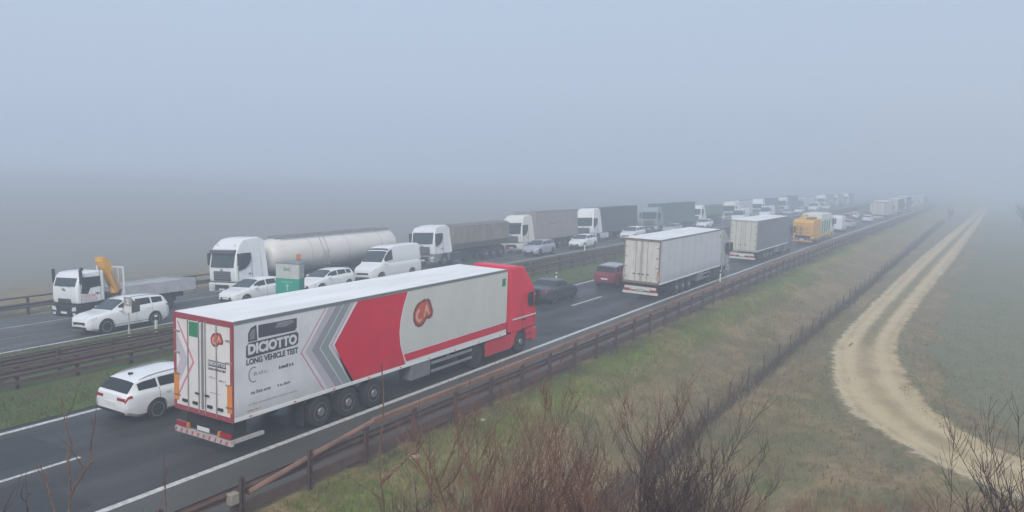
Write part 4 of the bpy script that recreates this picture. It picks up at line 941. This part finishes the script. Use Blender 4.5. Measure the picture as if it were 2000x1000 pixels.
# tanker
tk = empty('tanker_lorry', 'white tanker lorry with a long cylindrical tank and high roofed cab', 'tanker')
tractor(tk, WHITE, hz=3.72)
prof = [(-.0, .02), (.06, .55), (.22, .92), (.45, 1.08), (.7, 1.14), (12.4, 1.14), (12.75, 1.06), (13.0, .85), (13.12, .5), (13.18, .02)]
TANKM = mat('tank_white', (.68, .66, .63), .4, col2=(.52, .49, .45), scale=.9, amt=.5, stretch=(1, .3, 1))
MB().lathe((0, -16.4, 2.32), prof, 'y', 32).build('tank_shell', TANKM, tk, smooth=True)
for y in (-14.2, -10.5, -6.8): MB().lathe((0, y, 2.32), [(0, 1.16), (.06, 1.16)], 'y', 32).build('tank_band', mat('band_grey', (.5, .5, .49), .5), tk, smooth=True)
MB().box(-.3, .3, -15.8, -4.2, 3.45, 3.52).build('top_walkway', STEEL, tk)
for y in (-12.5, -9.5, -6.5): MB().lathe((0, y, 3.46), [(0, .26), (.14, .24)], 'z', 14).build('manhole_lid', STEEL, tk)
running_gear(tk, -16.4, -3.2, (-13.6, -12.3, -11.0), rails=True)
for s in (1, -1): MB().box(s*.9, s*1.24, -10.2, -8.0, .5, 1.05).build('hose_locker', GREY, tk)
lb = MB()
for s in (1, -1):
    for q in (-.22, .22): lb.tube([(s*1.22, -8.0+q, 1.0), (s*1.24, -8.0+q, 2.4), (s*.7, -8.0+q, 3.5)], .02, 4)
    for z in (1.2, 1.5, 1.8, 2.1, 2.4): lb.tube([(s*1.24, -8.22, z), (s*1.24, -7.78, z)], .016, 4)
lb.build('ladder', STEEL, tk)
for s in (1, -1):
    MB().box(s*1.12, s*1.15, -5.6, -5.2, 2.0, 2.35).build('hazard_plate', ORANGE, tk)
    MB().box(s*.55, s*.59, -15.6, -4.4, 3.42, 3.62).build('walkway_rail', STEEL, tk)
rear_bumper(tk, -16.45)
place(tk, FX, 34.0, rev=True)
# tipper
tp = empty('tipper_lorry', 'white tractor with a taupe covered tipper trailer behind the white van', 'lorry')
tractor(tp, WHITE, sf=CHASS, hz=3.45, visor=False, lowp=GREY)
TIPM = mat('tipper_taupe', (.20, .18, .155), .6, col2=(.29, .26, .22), scale=1.1, amt=.8)
MB().prism([(-.9, 1.2), (.9, 1.2), (1.24, 1.75), (1.24, 3.2), (-1.24, 3.2), (-1.24, 1.75)], -12.3, -2.9, 'y').build('tipper_body', TIPM, tp)
for y in frange(-12.0, -3.1, .99):
    for s in (1, -1): MB().box(s*1.24, s*1.29, y-.05, y+.05, 1.7, 3.2).build('rib', TIPM, tp)
MB().prism([(-1.26, 3.2), (1.26, 3.2), (.9, 3.36), (0, 3.42), (-.9, 3.36)], -12.3, -2.9, 'y').build('load_cover', mat('cover_dark', (.16, .15, .14), .7), tp)
running_gear(tp, -12.3, -3.0, (-10.6, -9.3, -8.0), box=False, rails=False)
rear_bumper(tp, -12.35); place(tp, FX, 54.7, rev=True)
# pink beige curtain lorry
l4 = empty('articulated_lorry', 'white cab lorry with pale taupe curtain trailer and dark roof line', 'lorry')
tractor(l4, mat('cab_cream', (.70, .70, .66), .4, col2=(.6, .6, .57), scale=1.2, amt=.4), hz=3.75)
box_trailer(l4, -2.85, -12.5, curtain_mat('curtain_taupe', (.33, .29, .28), (.26, .235, .23)), mat('roof_taupe', (.2, .19, .19), .6), DIRTW, GREY)
for s in (1, -1):
    for k, (dy, w_) in enumerate(((-5.0, .5), (-5.9, 1.1), (-7.4, 1.3))): MB().box(s*1.27, s*1.281, dy-w_, dy, 2.5+.12*k, 2.62+.12*k).build('side_graphic', mat('curtain_mark', (.17, .15, .16), .6), l4)
running_gear(l4, -12.5, -2.85, (-10.6, -9.3, -8.0), box=False, rails=False); rear_bumper(l4, -12.52)
straps(l4, -2.85, -12.4, GREY)
place(l4, FX, 69.4, rev=True)
# dark curtain lorry
l5 = empty('articulated_lorry', 'white cab lorry with a dark slate curtain trailer on the far carriageway', 'lorry')
tractor(l5, WHITE, hz=3.95, visor=False)
box_trailer(l5, -2.85, -13.6, curtain_mat('curtain_slate', (.085, .10, .115), (.065, .075, .09)), mat('roof_slate', (.15, .17, .18), .6), DIRTW, GREY)
running_gear(l5, -13.6, -2.85, (-11.6, -10.3, -9.0), box=False); rear_bumper(l5, -13.62)
straps(l5, -2.85, -13.5, GREY)
place(l5, FX, 86.1, rev=True)
# grey green curtain lorry
l6 = empty('articulated_lorry', 'grey cab lorry with green grey curtain trailer, fading in the fog', 'lorry')
tractor(l6, mat('cab_grey', (.26, .29, .31), .45), hz=3.5, visor=False)
box_trailer(l6, -2.85, -16.45, curtain_mat('curtain_green', (.11, .145, .13), (.09, .12, .11)), mat('roof_green', (.06, .22, .14), .6), DIRTW, GREY)
running_gear(l6, -16.45, -2.85, (-12.9, -11.6, -10.3)); rear_bumper(l6, -16.47)
place(l6, FX, 107.3, rev=True)
# further lorries in the fog, each its own label
TINTS = [mat('tint_beige', (.42, .38, .33), .6), mat('tint_grey_blue', (.16, .19, .24), .6), mat('tint_dark_red', (.22, .08, .07), .6), mat('tint_pale', (.6, .61, .62), .6), mat('tint_green', (.10, .19, .14), .6), mat('tint_slate', (.07, .085, .10), .6)]
mr_i = [0]
def more(src, x, y, rev, label):
    c = copy_tree(src); c['label'] = label; mr_i[0] += 1
    r_ = random.Random(mr_i[0]*13+5)
    place(c, x+r_.uniform(-.25, .25), y, rev=rev, turn=r_.uniform(-.012, .012)); k = r_.uniform(.90, 1.02); c.scale = (1, 1, k)
    for ch in c.children:
        if ch.name.startswith(('trailer_body', 'tipper_body')) and r_.random() < .8:
            ch.material_slots[0].link = 'OBJECT'; ch.material_slots[0].material = TINTS[r_.randrange(len(TINTS))]
    return c
for src, y, lab in ((l4, 147.6, 'foggy white lorry seventh in the far queue, pale curtain trailer'), (l5, 168.4, 'foggy white lorry eighth in the far queue, slate curtain trailer'), (l4, 190, 'faint white lorry ninth in the far queue, pale curtain trailer'),
                    (l6, 208.5, 'faint grey lorry tenth in the far queue, green curtain trailer'), (l5, 238, 'faint lorry eleventh in the far queue, slate curtain trailer'), (l4, 260, 'hardly visible lorry twelfth in the far queue, pale curtain trailer'), (l5, 282, 'barely visible lorry last in the far queue, slate curtain trailer'), (tp, 127.5, 'foggy tipper lorry between the green grey and the seventh lorry')):
    more(src, FX, y, True, lab)
more(w2, -1.6, 197.5, False, 'small white box lorry far ahead in the near lane, bright roof in fog')
more(w3, -1.5, 222, False, 'small dark grey lorry far ahead in the near lane, beyond the bright roofed box lorry')
more(w3, -1.6, 246, False, 'faint dark lorry far ahead, second beyond the bright roofed box lorry')
more(w2, -1.6, 268, False, 'faint white lorry far ahead in the near lane, almost lost in fog')
more(w2, -1.7, 305, False, 'farthest white lorry in the near lane, hardly more than a pale spot')

# ------------------------------------------------------------------ cars in place
es = make_car('estate', 'estate_car', 'white estate car beside the rear of the red and white lorry', CARW, 'car', roofrails=True); place(es, -5.80, 20.1)
dk = make_car('sedan', 'saloon_car', 'dark green grey saloon car just ahead of the red tractor', DARKCAR, 'car'); place(dk, -5.70, 48.0)
rd = make_car('suv', 'hatchback_car', 'red car beside the rear of the white box trailer', REDCAR, 'car', roof=SILVER); place(rd, -5.15, 57.0)
sv_ = make_car('suv', 'suv_car', 'white SUV with dark sills beside the flatbed crane lorry', CARW, 'car', roofrails=True, cladding=True); place(sv_, -18.25, 21.95, rev=True); sv_.scale = (.96, .96, .96)
c2 = make_car('hatch', 'hatchback_car', 'white hatchback in front of the tanker cab, left of the green sign', CARW, 'car'); place(c2, -19.3, 31.3, rev=True)
c3 = make_car('hatch', 'hatchback_car', 'white hatchback right of the green sign, ahead of the white van', CARW, 'car'); place(c3, -18.9, 37.0, rev=True)
vn = make_car('van', 'delivery_van', 'white high roofed delivery van beside the tail of the tanker', CARW, 'van', detail=False); place(vn, -19.5, 43.3, rev=True)
c4 = make_car('hatch', 'hatchback_car', 'silver lilac hatchback beside the pale taupe curtain trailer', SILVER, 'car'); place(c4, -18.9, 66.0, rev=True)
c5 = make_car('hatch', 'hatchback_car', 'white hatchback beside the white cab of the dark slate trailer', CARW, 'car'); place(c5, -18.7, 75.3, rev=True)
c6 = make_car('suv', 'suv_car', 'white car beside the dark slate curtain trailer', CARW, 'car'); place(c6, -18.7, 89.0, rev=True)
for src, x, y, rev, lab in ((vn, -18.9, 138, True, 'white van in fog beside the seventh lorry of the far queue'), (vn, -18.9, 158, True, 'faint white van in fog beside the eighth lorry of the far queue'), (c4, -18.8, 104, True, 'silver car in fog beside the slate trailer tail'),
                            (c5, -18.8, 118, True, 'white car in fog beside the green grey trailer'), (c4, -19, 178, True, 'faint silver car in the far queue beside the ninth lorry'), (c5, -19, 188, True, 'faint white car in the far queue beside the ninth lorry'), (vn, -19, 205, True, 'faint white van in the far queue beside the tenth lorry'), (c6, -19, 222, True, 'faint white car in the far queue beyond the tenth lorry'),
                            (c2, -5.6, 137, False, 'white car just ahead of the orange service lorry in the left lane'), (vn, -1.9, 137, False, 'cream white van ahead of the orange service lorry'), (dk, -5.6, 146, False, 'dark car in fog in the left lane beyond the cream van'),
                            (c4, -2.2, 147, False, 'silver car in fog in the near lane ahead of the cream van'), (c2, -5.6, 158, False, 'pale car in fog in the left lane beside a silver car'), (rd, -5.6, 170, False, 'reddish car barely visible in the left lane'), (c5, -2.0, 170, False, 'pale hatchback in fog in the near lane behind the bright roofed box lorry'), (c2, -5.6, 182, False, 'pale car in fog beside the bright roofed box lorry'), (dk, -5.6, 196, False, 'dark car in fog beside the bright roofed box lorry'), (vn, -5.6, 214, False, 'pale van in fog in the left lane, farthest of the near carriageway vans')):
    more(src, x, y, rev, lab)

# ------------------------------------------------------------------ signs and marker posts on the reservation
sg = empty('distance_sign', 'white and green two sided motorway sign above the lorry roof', 'sign')
MB().prism([(-.72, -.42), (.72, -.42), (.60, .42), (-.60, .42)], 1.72, 2.56, 'z').build('white_panel', mat('sign_white', (.52, .55, .54), .5, col2=(.42, .44, .43), scale=4, amt=.6), sg)
MB().prism([(-.73, -.43), (.73, -.43), (.61, .43), (-.61, .43)], .80, 1.715, 'z').build('green_panel', GREENM, sg)
MB().prism([(-.74, -.44), (.74, -.44), (.62, .44), (-.62, .44)], 2.56, 2.60, 'z').build('top_trim', GREY, sg)
text('sign_lettering', 'EAC', .24, mat('sign_text_green', (.07, .19, .14), .6), sg, MR(-.02, -.425, 2.24), bold=.008)
WS = mat('sign_text_white', (.32, .62, .55), .6)
b = MB(); b.box(-.03, .03, -.438, -.43, 1.02, 1.30); b.box(-.40, .32, -.438, -.43, 1.50, 1.53); b.prism([(-.12, 1.28), (.12, 1.28), (0, 1.42)], -.438, -.43, 'y'); b.build('arrow', WS, sg)
for s in (1, -1): MB().lathe((s*.3, 0, -.02), [(0, .04), (.95, .04)], 'z', 8).build('pole', STEEL, sg)
sg.location = (-16.0, 33.1, G(-16.0, 33.1)); sg.rotation_euler = (0, 0, R(18))
km = empty('marker_sign', 'small grey sign with a brown side plate on a thin pole in the reservation', 'sign')
MB().lathe((0, 0, -.02), [(0, .05), (.72, .05), (.74, .03), (2.15, .03)], 'z', 8).build('pole', mat('pole_pale', (.40, .42, .40), .5), km)
MB().box(-.22, .22, -.05, -.03, 1.45, 2.15).build('plate', mat('plate_grey', (.33, .30, .29), .6), km)
MB().box(-.20, .20, -.056, -.05, 1.45, 1.74).build('lower_plate', PLATE, km)
MB().box(.22, .24, -.05, .42, 1.45, 1.98).build('side_plate', mat('plate_brown', (.12, .11, .10), .6), km)
text('plate_lettering', '2', .3, PLATE, km, MR(0, -.055, 1.94), bold=.01)
km.location = (-14.75, 22.1, G(-14.75, 22.1)+.02); km.rotation_euler = (0, 0, R(12))
d0 = None
for x, y, lab in ((-15.75, 24.2, 'white marker post beside the rear wheel of the white SUV'), (-8.45, 51.5, 'white marker post in the reservation behind the dark saloon'), (-16.9, 74.0, 'white marker post beside the hatchback near the slate trailer'), (.45, 62.0, 'white marker post beside the chassis of the white box trailer'), (-8.45, 101.0, 'farthest white marker post in the reservation')):
    if d0 is None:
        d = empty('marker_post', lab, 'marker post', 'roadside marker posts')
        MB().prism([(-.055, -.05), (.055, -.05), (.03, .05), (-.03, .05)], -.02, .88, 'z').build('post', mat('post_white', (.72, .73, .70), .5), d)
        MB().prism([(-.057, -.052), (.057, -.052), (.032, .052), (-.032, .052)], .66, .80, 'z').build('reflector_band', BLACK, d); d0 = d
    else: d = copy_tree(d0); d['label'] = lab
    d.location = (x, y, G(x, y)+.02)
# pale litter on the bank
for x, y, s_, lab in ((3.9, 18.6, .20, 'pale crumpled rag lying on the bank near the crash barrier'), (3.75, 22.6, .13, 'small white scrap of litter on the bank below the barrier')):
    r = random.Random(int(x*10)); vs = []
    bm = bmesh.new(); bmesh.ops.create_icosphere(bm, subdivisions=2, radius=s_)
    for v in bm.verts: v.co = Vector((v.co.x*r.uniform(.7, 1.2), v.co.y*r.uniform(.7, 1.2), max(-.02, v.co.z*r.uniform(.2, .6))))
    me = bpy.data.meshes.new('litter'); bm.to_mesh(me); bm.free(); me.materials.append(mat('litter_pale', (.36, .31, .23), .8)); o = bpy.data.objects.new('litter', me); COL.objects.link(o)
    o.location = (x, y, gz(x, y)+.02); tag(o, lab, 'litter')

# ------------------------------------------------------------------ shrubs
BARK = mat('twig_bark', (.115, .068, .055), .85, col2=(.21, .135, .105), scale=3, amt=.9)
BARKR = mat('twig_red', (.20, .055, .040), .8, col2=(.09, .04, .035), scale=3, amt=.8)
BARKR2 = mat('twig_red_brown', (.15, .072, .055), .85, col2=(.26, .15, .11), scale=3, amt=.9)
BARKD = mat('twig_dark', (.075, .048, .050), .85, col2=(.14, .095, .09), scale=3, amt=.8)
def grow(mb, p, d, length, r, depth, rg, up=.15, spread=.5, br=4, n=4, sl=(.35, .6)):
    pts = [Vector(p)]; rad = [r]; k = 6
    d = Vector(d).normalized()
    for i in range(k):
        d = (d+Vector((rg.gauss(0, .12), rg.gauss(0, .12), up*.35+rg.gauss(0, .06)))).normalized()
        pts.append(pts[-1]+d*length/k); rad.append(r*(1-.80*(i+1)/k)+.0013)
    mb.tube(pts, rad, n)
    if depth <= 0: return
    for j in range(br):
        t = rg.uniform(.25, .99); i = min(k-1, int(t*k)); q = pts[i].lerp(pts[i+1], t*k-i)
        a = Vector((rg.gauss(0, 1), rg.gauss(0, 1), rg.uniform(-.1, .9))).normalized()
        grow(mb, q, (d*(1-spread)+a*spread), length*rg.uniform(*sl), rad[i]*.62, depth-1, rg, up, spread, br, 3, sl)
def shrub(name, label, x, y, h, width, nst, seed, m, depth=2, br=5, r0=.02, cat='shrub', up=.25, sl=(.14, .34), spread=.45):
    rg = random.Random(seed); mb = MB()
    for i in range(nst):
        a = rg.uniform(0, 2*math.pi); rr = width*.5*math.sqrt(rg.random())*.6
        bx, by = rr*math.cos(a), rr*math.sin(a); ln = h*(1-rg.random()**1.4*.5)
        lean = width*.5/h*rg.uniform(0, .7)
        grow(mb, (bx, by, -.1), (math.cos(a)*lean, math.sin(a)*lean, 1), ln, r0*rg.choice((.4, .5, .7, 1.2)), depth, rg, up, spread, br, 4, sl)
    o = mb.build(name, m); o.location = (x, y, G(x, y)); return tag(o, label, cat, 'bare shrubs on the overpass bank')
shrub('bare_shrub', 'widest bare shrub of the foreground, below the red tractor', 13.2, 8.7, 4.25, 1.6, 44, 31, BARKR2, 2, 13, r0=.028)
shrub('bare_shrub', 'bare shrub just left of the widest foreground shrub', 12.75, 8.4, 3.35, 1.3, 16, 32, BARK, 2, 12, r0=.022)
shrub('bare_shrub', 'dark narrow bare shrub standing before the wire fence', 14.8, 9.5, 4.5, .55, 58, 33, BARKD, 2, 14, r0=.026)
shrub('bare_shrub', 'bare shrub in front of the dirt track at the right edge', 18.75, 9.5, 4.9, .7, 36, 34, BARKD, 2, 12, r0=.028)
shrub('bare_shrub', 'low brown shrub at the bottom between the dark narrow shrub and the track', 16.6, 10.4, 3.0, 1.4, 26, 36, BARK, 2, 10, r0=.020)
shrub('bare_shrub', 'low purplish shrub at the foot of the bank left of the other foreground shrubs', 11.9, 8.2, 2.75, 1.5, 26, 38, BARKD, 2, 11, r0=.018)
def sapling(label, x, y, stems, m, seed, r0=.018, br=3, cat='sapling'):
    rg = random.Random(seed); mb = MB()
    for pts in stems:
        P = [Vector(p) for p in pts]; Q = []
        for a, b_ in zip(P, P[1:]):
            for k in range(4): Q.append(a.lerp(b_, k/4)+Vector((rg.gauss(0, .012), rg.gauss(0, .012), 0)))
        Q.append(P[-1]); n = len(Q); rad = [r0*(1-.82*i/n)+.002 for i in range(n)]; mb.tube(Q, rad, 6)
        for i in range(3, n):
            if rg.random() < .5: mb.lathe(tuple(Q[i]), [(-.012, rad[i]*1.1), (0, rad[i]*1.9), (.012, rad[i]*1.1)], 'z', 6)
        for j in range(br):
            i = rg.randrange(n//3, n-1); grow(mb, Q[i], (rg.gauss(0, .6), rg.gauss(0, .6), .8), rg.uniform(.25, .6), rad[i]*.5, 0, rg, .2)
    o = mb.build('bare_sapling', m); z = G(x, y); o.data.transform(Matrix.Translation((-x, -y, -z))); o.location = (x, y, z)
    return tag(o, label, cat, 'bare saplings in the foreground')
def Pc(px, py, t):
    return None
g1 = G(12.93, 6.2)
sapling('tall thin brown sapling standing alone before the trailer wheels', 12.95, 6.1, [[(12.95, 6.1, g1), (12.93, 6.1, g1+1.2), (12.98, 6.12, 4.9), (12.95, 6.1, 5.6), (12.92, 6.11, 6.85)], [(12.95, 6.1, 5.62), (13.1, 6.2, 5.8), (13.25, 6.25, 5.95), (13.33, 6.28, 6.2)]], BARK, 41, .016)
g2 = G(10.3, 4.5)
sapling('bare forked sapling in the lower left corner over the dashed line', 10.3, 4.5, [[(10.3, 4.5, g2), (10.25, 4.5, 5.2), (10.28, 4.52, 5.9), (10.22, 4.48, 6.4)], [(10.3, 4.5, 5.4), (10.5, 4.6, 5.75), (10.52, 4.6, 6.2)], [(10.3, 4.5, 4.7), (10.1, 4.4, 5.4), (10.0, 4.35, 5.75)]], BARK, 42, .010, 2)
g3 = G(9.9, 4.2)
sapling('dark leaning twig at the left edge of the picture', 9.75, 4.2, [[(9.75, 4.2, G(9.75, 4.2)), (9.7, 4.2, 5.0), (9.45, 4.05, 5.5), (9.3, 4.0, 5.75)], [(9.75, 4.2, 4.6), (9.9, 4.25, 5.1), (9.95, 4.28, 5.4)]], BARKD, 43, .012, 2)
sapling('short bare twig rising over the right edge line', 11.2, 4.9, [[(11.2, 4.9, G(11.2, 4.9)), (11.2, 4.9, 5.0), (11.22, 4.92, 5.75)], [(11.2, 4.9, 4.7), (11.0, 4.8, 5.3)]], BARK, 44, .009, 2)
# low dead growth on the bank
r = random.Random(51); sp = []; sp2 = []
for i in range(26000):
    x = r.uniform(5.0, 21); y0_ = 17.2+(x-7)*.72; y = r.uniform(y0_-4.5, y0_+4.2-2.2*math.sin(x*1.3)**2)
    k = math.sin(x*2.1)*math.sin(y*1.7+x)
    if abs(k) < .12 or r.random() < .35: continue
    if k > -.1: sp.append((x, y, gz(x, y)))
    else: sp2.append((x, y, gz(x, y)))
tag(blades('dead_undergrowth', mat('undergrowth', (.32, .20, .115), .9, col2=(.17, .105, .07), scale=.9, amt=1., spec=.1), sp, .12, .75, .010, 52, lean=.5), 'ginger dead undergrowth at the foot of the overpass bank', kind='stuff')
tag(blades('dry_undergrowth', mat('undergrowth_straw', (.36, .28, .17), .9, col2=(.18, .13, .085), scale=.9, amt=1., spec=.1), sp2, .12, .45, .011, 53, lean=.45), 'straw coloured undergrowth at the foot of the overpass bank', kind='stuff')
# two trees almost lost in the fog
for x, y, h, seed, lab in ((24.5, 215, 6.5, 61, 'faint bare tree in fog beyond the field at the right'), (9.3, 236, 3.0, 62, 'faint bush in fog between the fence and the dirt track')):
    rg = random.Random(seed); t = empty('bare_tree', lab, 'tree')
    mbt = MB().tube([(0, 0, -.2), (.1, 0, h*.3), (.05, .1, h*.55)], [.18, .13, .08], 8); mbt.build('trunk', BARKD, t)
    mb = MB()
    for i in range(26):
        z = rg.uniform(.12, .55)*h; a = rg.uniform(0, 6.28); grow(mb, (.05, .05, z), (math.cos(a), math.sin(a), .9), h*rg.uniform(.3, .5), .05, 2, rg, .2, .5, 5)
    mb.build('crown', BARKD, t); t.location = (x, y, G(x, y))

# ------------------------------------------------------------------ haze
hz = MB().box(-750, 750, -110, 950, -8.0, 40.0).build('haze', [])
hm = bpy.data.materials.new('haze_air'); hm.use_nodes = True; n = hm.node_tree; n.nodes.clear()
pv = n.nodes.new('ShaderNodeVolumePrincipled'); pv.inputs['Color'].default_value = (.80, .885, 1.0, 1); pv.inputs['Density'].default_value = .0059
pv.inputs['Density Attribute'].default_value = ''; pv.inputs['Anisotropy'].default_value = .1
ou = n.nodes.new('ShaderNodeOutputMaterial'); n.links.new(pv.outputs[0], ou.inputs['Volume'])
hz.data.materials.append(hm); tag(hz, 'pale grey fog filling the air over road and fields', kind='stuff')
